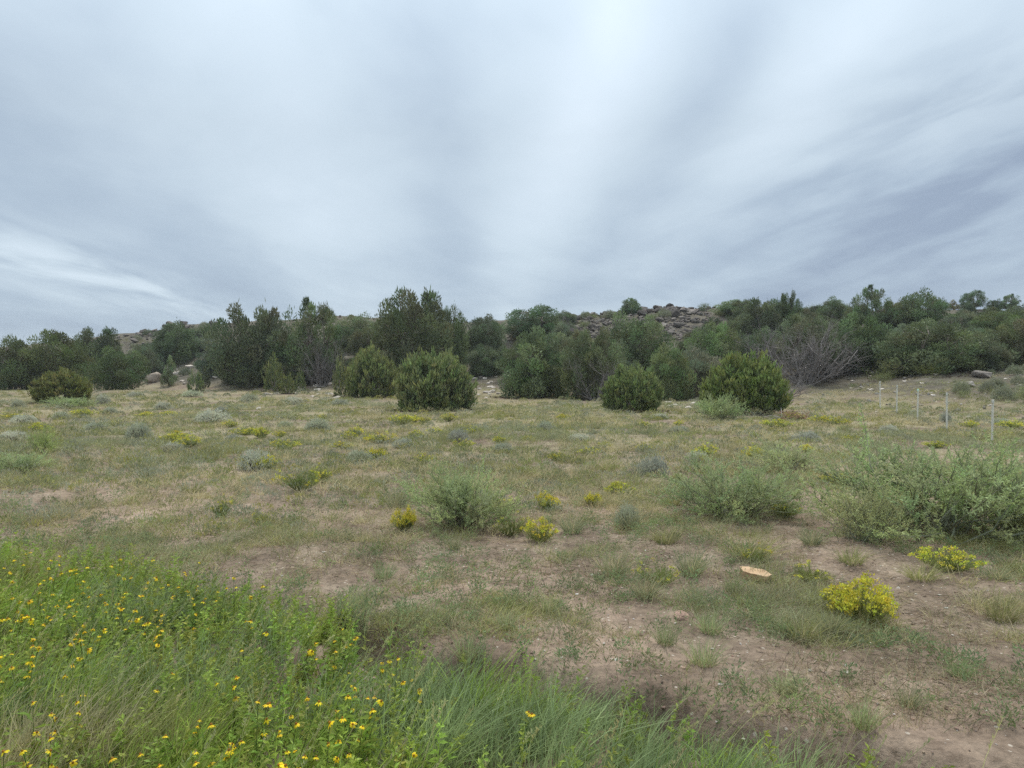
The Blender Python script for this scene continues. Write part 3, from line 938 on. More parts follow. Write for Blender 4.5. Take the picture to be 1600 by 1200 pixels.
# rabbitbrush: dome of thin stems topped with yellow flower clusters
def rabbit_meshes(seed, stems=150, bloom=1.0):
    r = np.random.default_rng(seed)
    lf_ = Geo(); bl = Geo()
    a = r.uniform(0, 6.28, stems); rr = np.sqrt(r.uniform(0, 1, stems))
    tip = np.stack([rr * np.cos(a), rr * np.sin(a), 0.45 + 0.55 * np.sqrt(1 - 0.85 * rr ** 2) * r.uniform(0.8, 1.05, stems) - 0.25 * rr], 1)
    lobe = 0.88 + 0.18 * np.sin(2 * a + seed) + 0.16 * np.sin(3 * a + 2.3 * seed) + r.normal(0, 0.10, stems)
    tip *= lobe[:, None] * np.array([1.2, 1.2, 0.75]) + np.array([0, 0, 0.22])
    base = tip * np.array([0.22, 0.22, 0]) - np.array([0, 0, 0.03])
    d = norm(tip - base); L = np.linalg.norm(tip - base, axis=1)
    V, F, k = ribbons(base, d, L, 0.02, np.zeros((stems, 3)), (1, 0.8, 0.5), r)
    lf_.add(V, F, rep(shade((0.25, 0.27, 0.10), stems, r), k))
    per = 14
    s = r.uniform(0.25, 0.95, (stems, per))
    pos = (base[:, None] + d[:, None] * (L[:, None] * s)[..., None]).reshape(-1, 3)
    V, F, k = leaves(pos, norm(np.repeat(d, per, 0) + r.normal(0, 0.4, pos.shape)), r.uniform(0.10, 0.2, len(pos)), r.uniform(0.015, 0.03, len(pos)), r)
    lf_.add(V, F, rep(shade((0.26, 0.29, 0.095), len(pos), r, 0.3), k))
    on = (r.uniform(0, 1, stems) < bloom) & (np.sin(a * 2 + seed) + np.cos(4 * rr + seed) + r.normal(0, 0.5, stems) > -1.5 + 1.1 * (1 - bloom)) & (tip[:, 2] > 0.2)
    t_ = tip[on]; m_ = 16
    pos = (t_[:, None] + r.normal(0, 0.055, (len(t_), m_, 3)) * np.array([1, 1, 0.6])).reshape(-1, 3)
    cc = np.repeat(shade((0.66, 0.60, 0.07), len(t_), r, 0.18, 0.12), m_, 0)
    V, F, k = leaves(pos, norm(r.normal(0, 0.6, pos.shape) + np.array([0, 0, 0.6])), r.uniform(0.05, 0.09, len(pos)), r.uniform(0.03, 0.055, len(pos)), r)
    bl.add(V, F, rep(cc * r.uniform(0.85, 1.15, (len(pos), 1)), k))
    return lf_.mesh('rabbitbrush_foliage', M_LEAF), bl.mesh('rabbitbrush_blossom', M_PETAL)


RABBIT = [rabbit_meshes(131, 190), rabbit_meshes(132, 150, 0.75), rabbit_meshes(133, 130, 0.3), rabbit_meshes(134, 120, 0.65), rabbit_meshes(135, 140, 0.5)]
rb = [  # x, base y, width, height, mesh, label
    (1344, 970, 118, 66, 0, 'big yellow-flowering rabbitbrush on bare soil near the tan rock'),
    (1478, 892, 78, 38, 1, 'two-toned yellow rabbitbrush at the foot of the biggest saltbush'),
    (632, 830, 36, 36, 0, 'bright yellow rabbitbrush at the left foot of the middle saltbush'),
    (856, 796, 38, 26, 0, 'round bright yellow rabbitbrush right of the middle saltbush'),
    (927, 790, 24, 20, 0, 'small golden rabbitbrush between two round yellow ones'),
    (966, 774, 46, 22, 1, 'yellow rabbitbrush with green skirts further right of the middle saltbush'),
    (843, 846, 46, 38, 1, 'upright greenish yellow rabbitbrush, right one of a touching pair'),
    (800, 838, 50, 34, 2, 'green-yellow rabbitbrush, left one of a touching pair'),
    (782, 802, 48, 26, 2, 'sparsely flowered rabbitbrush at the right foot of the middle saltbush'),
    (588, 717, 28, 16, 0, 'single bright yellow rabbitbrush tuft in the middle meadow'),
    (470, 766, 60, 36, 2, 'yellow-green rabbitbrush with few flowers on the left meadow'),
    (498, 752, 44, 26, 2, 'duller green rabbitbrush behind the yellow-green one'),
    (415, 734, 34, 22, 1, 'yellow rabbitbrush beside the grey sagebrush'),
    (347, 806, 34, 30, 2, 'round green rabbitbrush alone on bare pinkish soil'),
    (405, 818, 20, 22, 2, 'tiny green rabbitbrush beside the round one on pinkish soil'),
    (1225, 808, 50, 34, 2, 'greenish rabbitbrush under the grey-green saltbush mound'),
    (1305, 757, 36, 18, 1, 'yellow rabbitbrush between the two big saltbushes'),
    (1180, 880, 40, 28, 2, 'green rabbitbrush clump just above the tan rock'),
    (1268, 908, 60, 26, 2, 'low yellow-green rabbitbrush behind the big flowering one'),
    (1030, 915, 56, 36, 2, 'faint yellow-green rabbitbrush in dry grass left of the tan rock'),
    (62, 676, 32, 16, 1, 'orange-yellow rabbitbrush behind the bright green shrub at left'),
]
small = [(547, 690, 22, 11), (556, 681, 24, 11), (595, 693, 28, 12), (650, 687, 24, 12), (408, 684, 24, 12), (630, 663, 24, 12), (648, 660, 14, 8), (662, 661, 13, 8), (700, 659, 15, 9),
         (575, 690, 18, 10), (445, 703, 28, 10), (295, 698, 36, 14), (274, 690, 34, 12), (264, 650, 22, 6), (505, 655, 10, 6), (438, 684, 16, 8), (735, 672, 18, 6), (740, 678, 16, 7), (680, 678, 18, 7),
         (1005, 668, 18, 8), (880, 656, 14, 7), (1180, 718, 30, 16), (1100, 714, 34, 14), (1235, 657, 20, 10), (1212, 668, 34, 10), (1282, 662, 22, 11), (1305, 665, 24, 10), (1580, 670, 34, 10),
         (1515, 668, 24, 8), (1178, 684, 14, 7), (725, 700, 20, 10), (780, 692, 20, 8), (228, 652, 20, 6), (130, 650, 28, 8), (360, 668, 24, 8), (385, 680, 26, 9), (535, 702, 22, 9),
         (870, 720, 22, 10), (920, 712, 20, 9), (945, 700, 20, 8), (1260, 706, 22, 9), (1010, 705, 22, 8), (1060, 665, 16, 6), (1330, 690, 20, 8), (1460, 700, 24, 8), (15, 655, 28, 7), (660, 726, 24, 12)]
for i, (px, by, w, h_, k, lab) in enumerate(rb):
    loc = ground_at(px, by); D = loc[1]
    t = thing('rabbitbrush', loc, i * 1.3, (w / 2310 * D, w / 2310 * D, h_ / 1155 * D))
    tag(t, lab, 'rabbitbrush')
    o = obj('foliage', RABBIT[k][0], t, (1, 1, 1)); o['kind'] = 'stuff'
    o = obj('blossom', RABBIT[k][1], t, (1, 1, 1)); o['kind'] = 'stuff'
small_labels = ranked('small yellow rabbitbrush tuft', small)
for i, (px, by, w, h_) in enumerate(small):
    loc = ground_at(px, by); D = loc[1]
    f_ = 0.8 + 0.5 * abs(math.sin(i * 7.3))
    t = thing('rabbitbrush', loc, i * 1.9, (w / 2310 * D * 1.25 * f_, w / 2310 * D * 1.1, h_ / 1155 * D * 1.35))
    tag(t, small_labels[i], 'rabbitbrush', 'small rabbitbrush tufts on the meadow')
    o = obj('foliage', RABBIT[(1, 4, 3, 4)[i % 4]][0], t, (1, 1, 1)); o['kind'] = 'stuff'
    o = obj('blossom', RABBIT[(1, 4, 3, 4)[i % 4]][1], t, (1, 1, 1)); o['kind'] = 'stuff'


# ------------------------------------------------------------------ rocks
def rock_mesh(seed, flat=0.7, mat=None, cut=0.30):
    r = np.random.default_rng(seed)
    bm = bmesh.new()
    bmesh.ops.create_icosphere(bm, subdivisions=3, radius=0.62)
    V = np.array([v.co[:] for v in bm.verts])
    for k in range(11):
        n = norm(r.normal(size=3)); dd = r.uniform(cut, cut + 0.17)
        ov = np.maximum(V @ n - dd, 0)
        V = V - ov[:, None] * n
    V = V + r.normal(0, 0.006, V.shape)
    V[:, 2] *= flat
    for v_, c in zip(bm.verts, V):
        v_.co = c
    me = bpy.data.meshes.new('rock')
    bm.to_mesh(me); bm.free()
    me.materials.append(mat or M_ROCK)
    return me


ROCKS = [rock_mesh(s, f) for s, f in ((1, 0.8), (2, 0.6), (3, 0.9), (4, 0.45), (5, 0.7), (6, 0.55))]


def rock(px, py, wpx, label, group=None, tint=N1, k=0, rz=0.0, D=None, me=None, name='rock', up=0.18):
    loc = ground_at(px, py) if D is None else at_depth(px, D)
    s = wpx / 1155 * loc[1]
    o = obj(name, me or ROCKS[k % 6], None, tint)
    o.location = loc + np.array([0, 0, s * up]); o.rotation_euler = (0.15 * math.sin(rz * 3), 0.15 * math.cos(rz * 2), rz)
    o.scale = (s, s, s)
    return tag(o, label, 'rock', group)


def slab_mesh():
    q_ = np.random.default_rng(5)
    pts = [(-0.50, 0.16), (-0.40, -0.14), (-0.05, -0.27), (0.34, -0.24), (0.50, -0.10), (0.40, 0.12), (0.05, 0.22), (-0.25, 0.28)]
    bm = bmesh.new()
    lo = [bm.verts.new((x_ * 0.95, y_ * 0.95, -0.12)) for x_, y_ in pts]
    hi = [bm.verts.new((x_ + q_.normal(0, 0.012), y_ + q_.normal(0, 0.012), 0.10 + 0.05 * x_ + q_.normal(0, 0.012))) for x_, y_ in pts]
    for k in range(8):
        bm.faces.new((lo[k], lo[(k + 1) % 8], hi[(k + 1) % 8], hi[k]))
    bm.faces.new(hi); bm.faces.new(lo[::-1])
    bmesh.ops.triangulate(bm, faces=[f for f in bm.faces if len(f.verts) > 4])
    bmesh.ops.subdivide_edges(bm, edges=bm.edges[:], cuts=2, use_grid_fill=True)
    for v_ in bm.verts:
        v_.co += Vector(q_.normal(0, 0.008, 3))
    me = bpy.data.meshes.new('sandstone_slab'); bm.to_mesh(me); bm.free()
    me.materials.append(M_SANDSTONE)
    return me


o = rock(1180, 907, 48, 'tan angular sandstone slab lying alone on bare soil', me=slab_mesh(), rz=-0.28, name='sandstone_slab', up=0.13)
o.rotation_euler = (R(11), R(9), -0.30)
o.scale.z *= 1.5
rock(1068, 968, 26, 'dull reddish stone half buried left of the tan slab', tint=(1.25, 0.9, 0.75), k=1, rz=1.0, up=0.04)
for (px, py, w, lab, tint, k) in [
        (747, 574, 15, 'white boulder in the stony gap between bushes', (1.7, 1.68, 1.62), 2), (352, 580, 24, 'big pale boulder on the bank left of the grey-trunked trees', (1.25, 1.22, 1.15), 0),
        (1104, 603, 20, 'pale boulder behind the yellow-green juniper, right of a pair', (1.5, 1.48, 1.42), 1), (1080, 606, 22, 'pale boulder behind the yellow-green juniper, left of a pair', (1.35, 1.32, 1.28), 3),
        (1510, 605, 24, 'flat grey boulder at the foot of the broad dark juniper', (1.0, 0.98, 0.95), 3), (1548, 578, 18, 'pale flat stone above a dark hollow on the right slope', (1.6, 1.58, 1.5), 3),
        (1536, 590, 26, 'dark hollowed boulder on the right slope', (0.7, 0.67, 0.64), 3), (238, 598, 24, 'tan boulder beside the pale pointed juniper', (1.05, 0.95, 0.82), 2),
        (406, 640, 9, 'small white stone by the spiky sapling', (1.6, 1.6, 1.55), 1), (476, 585, 30, 'dark flat ledge stone under the grey-trunked trees', (0.6, 0.58, 0.55), 3)]:
    rock(px, py, w, lab, tint=tint, k=k, rz=px * 0.7, name='boulder')

RR = np.random.default_rng(5)
zones = [((410, 535, 588, 622), 26, (5, 13), 'grey ledge stone at the foot of the grove', 'stones at the foot of the grove'),
         ((738, 792, 566, 636), 34, (5, 13), 'grey-white stone in the stony gap', 'stones in the stony gap'),
         ((1028, 1098, 596, 648), 22, (5, 13), 'grey stone on the bare soil behind the round bushes', 'stones behind the round bushes'),
         ((1330, 1600, 580, 660), 60, (3, 8), 'grey stone on the slope behind the fence', 'stones behind the fence'),
         ((330, 400, 574, 600), 14, (5, 14), 'grey-tan stone on the left bank', 'stones on the left bank'),
         ((205, 300, 575, 600), 14, (6, 15), 'tan ledge stone by the pale young juniper', 'stones by the young juniper')]
for (x0, x1, y0, y1), n, (s0, s1), lab, grp in zones:
    for i in range(n):
        px, py = RR.uniform(x0, x1), RR.uniform(y0, y1)
        b_ = RR.choice([1.2, 1.5, 1.8, 2.3])
        rock(px, py, RR.uniform(s0, s1), lab, grp, tint=(b_, b_ * 0.97, b_ * 0.92), k=(1, 3, 5)[int(RR.integers(0, 3))], rz=RR.uniform(0, 6.28), up=0.03)
rim = [((885, 1100), 0.62, 1.0, 120), ((232, 345), 0.66, 1.0, 40), ((175, 245), 0.75, 1.0, 20), ((1150, 1195), 0.8, 0.98, 10)]


def on_hill(px, k):
    t = (px - 800) / 1155.0
    foot = np.interp(px, FOOT[:, 0], FOOT[:, 1]); ridge = np.interp(px, RIDGE[:, 0], RIDGE[:, 1])
    D = foot + k * (ridge - foot)
    return np.array([t * D, D, float(H(t * D, D))])


for (x0, x1), k0, k1, n in rim:
    for i in range(n):
        loc = on_hill(RR.uniform(x0, x1), RR.uniform(k0, k1))
        s = min(1.15, 0.28 + RR.gamma(2.0, 0.17)); b_ = RR.choice([0.32, 0.43, 0.54, 0.68])
        o = obj('rock', ROCKS[int(RR.integers(0, 6))], None, (b_, b_ * 0.95, b_ * 0.91))
        o.location = loc + np.array([0, 0, s * 0.2]); o.rotation_euler = tuple(RR.uniform(-0.5, 0.5, 2)) + (RR.uniform(0, 6.28),); o.scale = (s, s, s * RR.uniform(0.7, 1.1))
        tag(o, 'grey-brown basalt stone in the rubble below the crest', 'rock', 'rubble stones below the crest')


def scatter_stones(name, pts, sizes, tints, seed, mat, label, sub=1):
    r = np.random.default_rng(seed)
    bm = bmesh.new(); bmesh.ops.create_icosphere(bm, subdivisions=sub, radius=0.5)
    bm.verts.ensure_lookup_table()
    bv = np.array([v.co[:] for v in bm.verts]); bf = np.array([[v.index for v in f.verts] for f in bm.faces]); bm.free()
    N = len(pts)
    V = bv[None] * (1 + r.normal(0, 0.2, (N, len(bv), 1))) * r.uniform(0.55, 1.25, (N, 1, 3)) * np.array([1, 1, 0.65])
    a = r.uniform(0, 6.28, N); c, s = np.cos(a)[:, None], np.sin(a)[:, None]
    V = np.stack([V[..., 0] * c - V[..., 1] * s, V[..., 0] * s + V[..., 1] * c, V[..., 2]], -1) * sizes[:, None, None] + pts[:, None]
    F = (bf[None] + (np.arange(N) * len(bv))[:, None, None]).reshape(-1, 3)
    return stuff(name, mesh_from(name, V.reshape(-1, 3), F, np.repeat(tints, len(bv), 0), [mat]), label)


M_STONES = plant_mat('loose_stones', 0.9, 0.0, 0.2)
n = 3600
pxs = RR.uniform(-100, 1750, n); ks = RR.uniform(0.0, 1.02, n)
pxs[:1500] = RR.uniform(870, 1110, 1500); ks[:1500] = RR.uniform(0.55, 1.02, 1500)
pts = np.array([on_hill(a, b_) for a, b_ in zip(pxs, ks)])
lowk = (ks < 0.5)
scatter_stones('hillside_rubble', pts + np.array([0, 0, 0.02]), np.where(lowk, RR.uniform(0.06, 0.22, n), RR.uniform(0.15, 0.62, n)), np.where(lowk[:, None], shade((0.27, 0.245, 0.21), n, RR, 0.4, 0.05), shade((0.125, 0.108, 0.092), n, RR, 0.5, 0.05)), 3, M_STONES, 'loose grey rubble strewn over the hillside')
n = 6500
D = 2.4 + RR.gamma(2.0, 2.6, n); x = RR.uniform(-0.78, 0.78, n) * D
x[:900] = RR.uniform(0.2, 5.5, 900); D[:900] = RR.uniform(2.6, 7.5, 900)
pts = np.stack([x, D, H(x, D) + 0.003], 1)
pale = RR.uniform(0, 1, (n, 1)) < 0.30
tin = np.where(pale, shade((0.58, 0.53, 0.46), n, RR, 0.25, 0.05), shade((0.27, 0.19, 0.145), n, RR, 0.3, 0.06))
scatter_stones('pebbles', pts, RR.gamma(1.5, 0.0046, n) + 0.003, tin, 4, M_STONES, 'small white and brown pebbles on bare soil')

# low scrub over the hillside
for i in range(134):
    px = RR.uniform(120, 1640) if i < 70 else RR.uniform(1330, 1640); k = RR.uniform(0.15, 1.0) if i < 70 else RR.uniform(0.02, 0.35)
    if i >= 100:
        px = RR.uniform(885, 1150) if i < 118 else RR.uniform(180, 350); k = RR.uniform(0.7, 1.0)
    loc = on_hill(px, k)
    s = RR.uniform(0.7, 1.5) * (1 if i < 70 else 0.55 if i < 100 else 0.8)
    me = (SAGE[0], SAGE[1], SNAKE[0], SALT[2])[int(RR.integers(0, 4))]
    t = thing('hillside_shrub', loc, RR.uniform(0, 6.28), (s * 0.75, s * 0.75, s * 0.8))
    tag(t, 'low dull green shrub on the rocky hillside among the junipers', 'shrub', 'low shrubs on the hillside')
    o = obj('foliage', me[0], t, (0.5, 0.54, 0.46) if i < 70 else (0.7, 0.7, 0.6)); o['kind'] = 'stuff'

# ------------------------------------------------------------------ fence posts
def post_meshes():
    bm = bmesh.new()
    prof = [(-0.026, 0.0), (0.026, 0.0), (0.026, 0.007), (0.0045, 0.009), (0.0045, 0.034), (-0.0045, 0.034), (-0.0045, 0.009), (-0.026, 0.007)]
    rows_ = []
    for z in (-0.2, 0.985, 1.0):
        f = 0.86 if z == 1.0 else 1.0
        rows_.append([bm.verts.new((x_ * f, y_ * f, z)) for x_, y_ in prof])
    for a_, b_ in zip(rows_[:-1], rows_[1:]):
        for k in range(8):
            bm.faces.new((a_[k], a_[(k + 1) % 8], b_[(k + 1) % 8], b_[k]))
    bm.faces.new(rows_[-1])
    for k in range(16):
        z = 0.12 + k * 0.052
        bmesh.ops.create_cube(bm, size=1.0, matrix=__import__('mathutils').Matrix.Translation((0, -0.004, z)) @ __import__('mathutils').Matrix.Diagonal((0.014, 0.010, 0.014, 1)))
    me = bpy.data.meshes.new('post'); bm.to_mesh(me); bm.free(); me.materials.append(M_POST)
    cp = bmesh.new()
    bmesh.ops.create_cube(cp, size=1.0, matrix=__import__('mathutils').Matrix.Translation((0, 0.015, 0.97)) @ __import__('mathutils').Matrix.Diagonal((0.058, 0.045, 0.075, 1)))
    bmesh.ops.bevel(cp, geom=cp.edges[:], offset=0.006, segments=2, affect='EDGES')
    mc = bpy.data.meshes.new('post_cap'); cp.to_mesh(mc); cp.free(); mc.materials.append(M_POST)
    g_ = Geo()
    V, F = tube([(-0.06, -0.012, 0.0), (-0.02, -0.018, 0.004), (0.03, -0.018, 0.0), (0.075, -0.012, -0.004)], [0.005] * 4, 5)
    g_.add(V, F, (1, 1, 1))
    return me, mc, g_.mesh('wire_clip', M_POST)


PM, PC, PW = post_meshes()
for i, (px, top, D, lab, clips) in enumerate([
        (1552, 625, 16.3, 'pale metal fence post, tallest of the five, at the far right', ()),
        (1481, 614, 19.6, 'pale metal fence post with a wire clip halfway, second from the right', (0.70,)),
        (1435, 608, 22.8, 'pale metal fence post with a greenish white tip, middle of the five', (0.42,)),
        (1402, 602, 26.0, 'thin grey fence post, second from the left of the five', ()),
        (1376, 596, 29.2, 'thinnest grey fence post, leftmost of the five', (0.5,))]):
    loc = at_depth(px, D)
    h_ = z_at(px, top, D) - loc[2]
    t = thing('fence_post', loc, 0.9, (1, 1, 1), (R((0.8, -0.5, 0.3, 0.4, -0.6)[i]), R((-1.2, 0.4, 0.2, 0.5, 0.1)[i])))
    tag(t, lab, 'fence post', 'fence posts on the right')
    o = obj('post', PM, t, (1.55, 1.5, 1.38)); o.scale = (1.1, 1.1, h_)
    o = obj('post_cap', PC, t, (1.3, 1.75, 1.55) if i == 2 else (1.35, 1.33, 1.25)); o.scale = (1.1, 1.1, h_)
    for c in clips:
        o = obj('wire_clip', PW, t, (1.2, 1.2, 1.1)); o.location = (0, 0, c * h_)

# heap of cut reddish brush
r = np.random.default_rng(77)
loc = ground_at(1236, 657)
t = thing('brush_heap', loc, 0.0)
tag(t, 'heap of reddish dead brush beside the yellow-green juniper', 'brush heap')
for nm, n, m_, sx in (('dead_twigs', 150, M_BRUSH, 0.5), ('grey_sticks', 22, M_DEAD, 0.55)):
    g_ = Geo()
    for i in range(n):
        a = r.uniform(0, 6.28)
        c = np.array([r.normal(0, 0.26) + (-0.35 if nm == 'grey_sticks' else 0.05), r.normal(0, 0.2), abs(r.normal(0.10, 0.08))])
        d = norm(np.array([math.cos(a), math.sin(a) * 0.5, r.normal(0.15, 0.35)])); L = r.uniform(0.15, 0.45)
        V, F = tube([c - d * L / 2, c + r.normal(0, 0.02, 3), c + d * L / 2], [0.010, 0.009, 0.004], 4)
        V[:, 2] = np.maximum(V[:, 2], -0.02)
        g_.add(V, F, (1, 1, 1))
    o = obj(nm, g_.mesh(nm, m_), t); o['kind'] = 'stuff'

# ------------------------------------------------------------------ grass
OLIVE = np.array((0.285, 0.285, 0.112)); STRAW = np.array((0.50, 0.435, 0.255)); GREYG = np.array((0.285, 0.295, 0.168)); GREEN = np.array((0.300, 0.390, 0.072)); BLUEG = np.array((0.290, 0.350, 0.160))
r = np.random.default_rng(201)
WIND = np.array([0.16, 0.02, 0.0])


def tufts(cx, cy, blades, hgt, wid, spread, colr, lean=0.45, seg=(1, 0.85, 0.45, 0.04), wind=1.0):
    """blades of many tufts at once; blades per tuft constant"""
    N = len(cx)
    a = r.uniform(0, 6.28, (N, blades)); rr = np.sqrt(r.uniform(0, 1, (N, blades))) * spread[:, None]
    X = cx[:, None] + rr * np.cos(a); Y = cy[:, None] + rr * np.sin(a)
    X = X.ravel(); Y = Y.ravel()
    base = np.stack([X, Y, H(X, Y) - 0.004], 1)
    ln = r.normal(0, lean, (N * blades, 2)) + np.stack([np.cos(a).ravel(), np.sin(a).ravel()], 1) * lean * 0.7
    d = norm(np.concatenate([ln, np.ones((N * blades, 1))], 1))
    L = np.repeat(hgt, blades) * r.uniform(0.45, 1.15, N * blades)
    bend = np.concatenate([ln * 0.45 + WIND[:2] * wind, -0.10 - np.abs(ln[:, :1]) * 0.25], 1)
    V, F, k = ribbons(base, d, L, np.repeat(wid, blades) * r.uniform(0.7, 1.3, N * blades), bend, seg, r)
    C = np.repeat(colr, blades, 0) * r.uniform(0.75, 1.25, (N * blades, 1))
    return V, F, rep(C, k)


# meadow grass, thinning out on the bare soil close by
N = 30000
D = np.exp(r.uniform(np.log(4.2), np.log(62.0), N * 3))
x = r.uniform(-0.80, 0.80, N * 3) * D
n1 = fbm(x / 2.2, D / 2.2, 50, 3); n2 = fbm(x / 0.7, D / 0.7, 60, 2)
k_, _, _ = hillk(x, D)
cover = np.clip((D - 6.0) / 9.0, 0.0, 1.0) * 0.65 + 0.32
cover = cover * np.clip((n1 - 0.30) * 4.2, 0.08, 1.0) * np.clip((n2 - 0.40) * 6.0, 0.06, 1)
cover = cover * np.clip(0.62 + np.abs(D - 10.5) * 0.04, 0.62, 1.0) * np.where((x < -0.5) & (D > 5.5) & (D < 16), 0.62, 1.0)
cover *= np.clip(1 - k_ * 4.5, 0.04, 1) + np.where((x > 0.42 * D) & (k_ > 0) & (k_ < 0.5), 0.45, 0)
cover = np.where(edge_dist(x, D) < 0.05, 0, cover)
keep = r.uniform(0, 1, N * 3) < cover
x, D, n1, n2 = x[keep], D[keep], n1[keep], n2[keep]
hue = fbm(x / 3.1 + 7, D / 3.1, 90, 3)[:, None] + r.normal(0, 0.10, (len(x), 1))
C = np.where(hue < 0.42, GREYG, np.where(hue < 0.55, OLIVE * 1.05, STRAW * 0.88))
C = C * (0.55 + 0.45 * np.ones_like(hue)) * r.uniform(0.8, 1.2, (len(x), 1))
gre = Geo()
for lo, hi, nb, wid, hs in ((0, 9, 26, 0.0042, 0.17), (9, 18, 16, 0.0085, 0.19), (18, 80, 10, 0.016, 0.19)):
    m_ = (D >= lo) & (D < hi)
    hg = hs * r.uniform(0.5, 1.35, m_.sum()) * np.clip(0.45 + D[m_] * 0.055, 0.5, 1)
    V, F, CC = tufts(x[m_], D[m_], nb, hg, np.full(m_.sum(), wid), 0.05 + 0.055 * r.uniform(0, 1, m_.sum()) + D[m_] * 0.003, C[m_], 0.5, (1, 0.7, 0.05) if lo else (1, 0.85, 0.5, 0.04))
    gre.add(V, F, CC)
stuff('meadow_grass', gre.mesh('meadow_grass', M_GRASS), 'olive and straw meadow grass growing in patches on red soil')

# low domed forbs that make the meadow lumpy
N = 5600
D = np.exp(r.uniform(np.log(7.0), np.log(56.0), N)); x = r.uniform(-0.8, 0.8, N) * D
k_, _, _ = hillk(x, D)
keep = (r.uniform(0, 1, N) < np.clip((fbm(x / 3.0, D / 3.0, 310, 3) - 0.3) * 3, 0.15, 1) * np.clip((D - 5) / 8, 0, 1) * np.clip(1 - k_ * 5, 0.05, 1)) & (edge_dist(x, D) > 0.4)
x, D = x[keep], D[keep]
nl = 90
rad = r.gamma(3.0, 0.045, len(x)) + 0.06
a = r.uniform(0, 6.28, (len(x), nl)); ct = r.uniform(0.0, 1.0, (len(x), nl)); st = np.sqrt(1 - ct * ct)
X = (x[:, None] + rad[:, None] * st * np.cos(a)).ravel(); Y = (D[:, None] + rad[:, None] * st * np.sin(a)).ravel()
Z = H(np.repeat(x, nl), np.repeat(D, nl)) + (rad[:, None] * 0.75 * ct).ravel()
u_ = np.stack([(st * np.cos(a)).ravel(), (st * np.sin(a)).ravel(), ct.ravel() + 0.5], 1)
pal = np.array([(0.34, 0.345, 0.25), (0.30, 0.31, 0.11), (0.26, 0.27, 0.14), (0.42, 0.37, 0.22), (0.34, 0.31, 0.09)])
cc = pal[r.choice(5, len(x), p=[0.28, 0.24, 0.26, 0.14, 0.08])] * r.uniform(0.75, 1.2, (len(x), 1))
V, F, k = leaves(np.stack([X, Y, Z], 1) - norm(u_) * 0.03, norm(u_ + r.normal(0, 0.35, u_.shape)), np.minimum(np.repeat(rad, nl) * r.uniform(0.22, 0.5, len(X)), 0.035 + 0.0022 * np.repeat(D, nl)), (0.004 + 0.0005 * np.repeat(D, nl)), r)
stuff('meadow_forbs', Geo().add(V, F, rep(np.repeat(cc, nl, 0) * r.uniform(0.8, 1.2, (len(X), 1)), k)).mesh('meadow_forbs', M_LEAF), 'low domed grey and yellow-green forbs all over the meadow')

# flat dry litter and creeping sprouts on the bare soil
N = 46000
D = np.exp(r.uniform(np.log(3.2), np.log(18.0), N)); x = r.uniform(-0.8, 0.8, N) * D
keep = (edge_dist(x, D) > -0.1) & (r.uniform(0, 1, N) < np.clip((fbm(x / 0.9, D / 0.9, 120, 3) - 0.36) * 4, 0.05, 1))
x, D = x[keep], D[keep]
base = np.stack([x, D, H(x, D) + 0.006], 1)
a = r.uniform(0, 6.28, len(x))
d = norm(np.stack([np.cos(a), np.sin(a), r.uniform(0.0, 0.5, len(x))], 1))
V, F, k = ribbons(base, d, r.uniform(0.03, 0.11, len(x)), 0.0025 + D * 0.00025, np.zeros((len(x), 3)) - np.array([0, 0, 0.1]), (1, 0.8, 0.2), r)
lit = Geo().add(V, F, rep(np.where(r.uniform(0, 1, (len(x), 1)) < 0.4, 0.4, 1.0) * shade((0.38, 0.31, 0.20), len(x), r, 0.35, 0.08), k))
stuff('dry_litter', lit.mesh('dry_litter', M_GRASS), 'short dry stalks and litter lying on bare soil')

# thin dry stubble standing on the bare soil
N = 60000
D = np.exp(r.uniform(np.log(3.1), np.log(15.0), N)); x = r.uniform(-0.8, 0.8, N) * D
keep = (edge_dist(x, D) > 0.12) & (r.uniform(0, 1, N) < np.clip((fbm(x / 0.6, D / 0.6, 133, 3) - 0.40) * 4.5, 0.04, 0.9))
x, D = x[keep], D[keep]
base = np.stack([x, D, H(x, D) - 0.003], 1)
ln = r.normal(0, 0.45, (len(x), 2))
V, F, k = ribbons(base, norm(np.concatenate([ln, np.ones((len(x), 1))], 1)), r.gamma(4.0, 0.018, len(x)), 0.0016 + D * 0.0003, np.concatenate([ln * 0.4, np.full((len(x), 1), -0.2)], 1), (1, 0.8, 0.2), r)
cs_ = np.where(r.uniform(0, 1, (len(x), 1)) < 0.5, STRAW * 0.85, np.where(r.uniform(0, 1, (len(x), 1)) < 0.6, GREYG * 0.9, np.array((0.22, 0.15, 0.10)))) * r.uniform(0.7, 1.2, (len(x), 1))
stuff('dry_stubble', Geo().add(V, F, rep(cs_, k)).mesh('dry_stubble', M_GRASS), 'thin dry grass stubble standing on the bare soil')

# small green forbs dotted over the bare soil
N = 3600
D = np.exp(r.uniform(np.log(3.1), np.log(13.0), N)); x = r.uniform(-0.8, 0.75, N) * D
w_ = np.clip((fbm(x / 1.3, D / 1.3, 140, 3) - 0.42) * 5, 0, 1) * np.where(x < -1.5, 1.0, 0.9)
w_ = np.maximum(w_, np.exp(-(edge_dist(x, D) / 0.5) ** 2) * 0.7)
keep = (edge_dist(x, D) > -0.05) & (r.uniform(0, 1, N) < w_)
x, D = x[keep], D[keep]
fo = Geo(); nl = 70
a = r.uniform(0, 6.28, (len(x), nl)); rr = r.uniform(0, 1, (len(x), nl)) * r.uniform(0.04, 0.11, (len(x), 1))
X = (x[:, None] + rr * np.cos(a)).ravel(); Y = (D[:, None] + rr * np.sin(a)).ravel()
base = np.stack([X, Y, H(X, Y) + r.uniform(0, 0.13, len(X)) * np.repeat(r.uniform(0.3, 1.1, len(x)), nl)], 1)
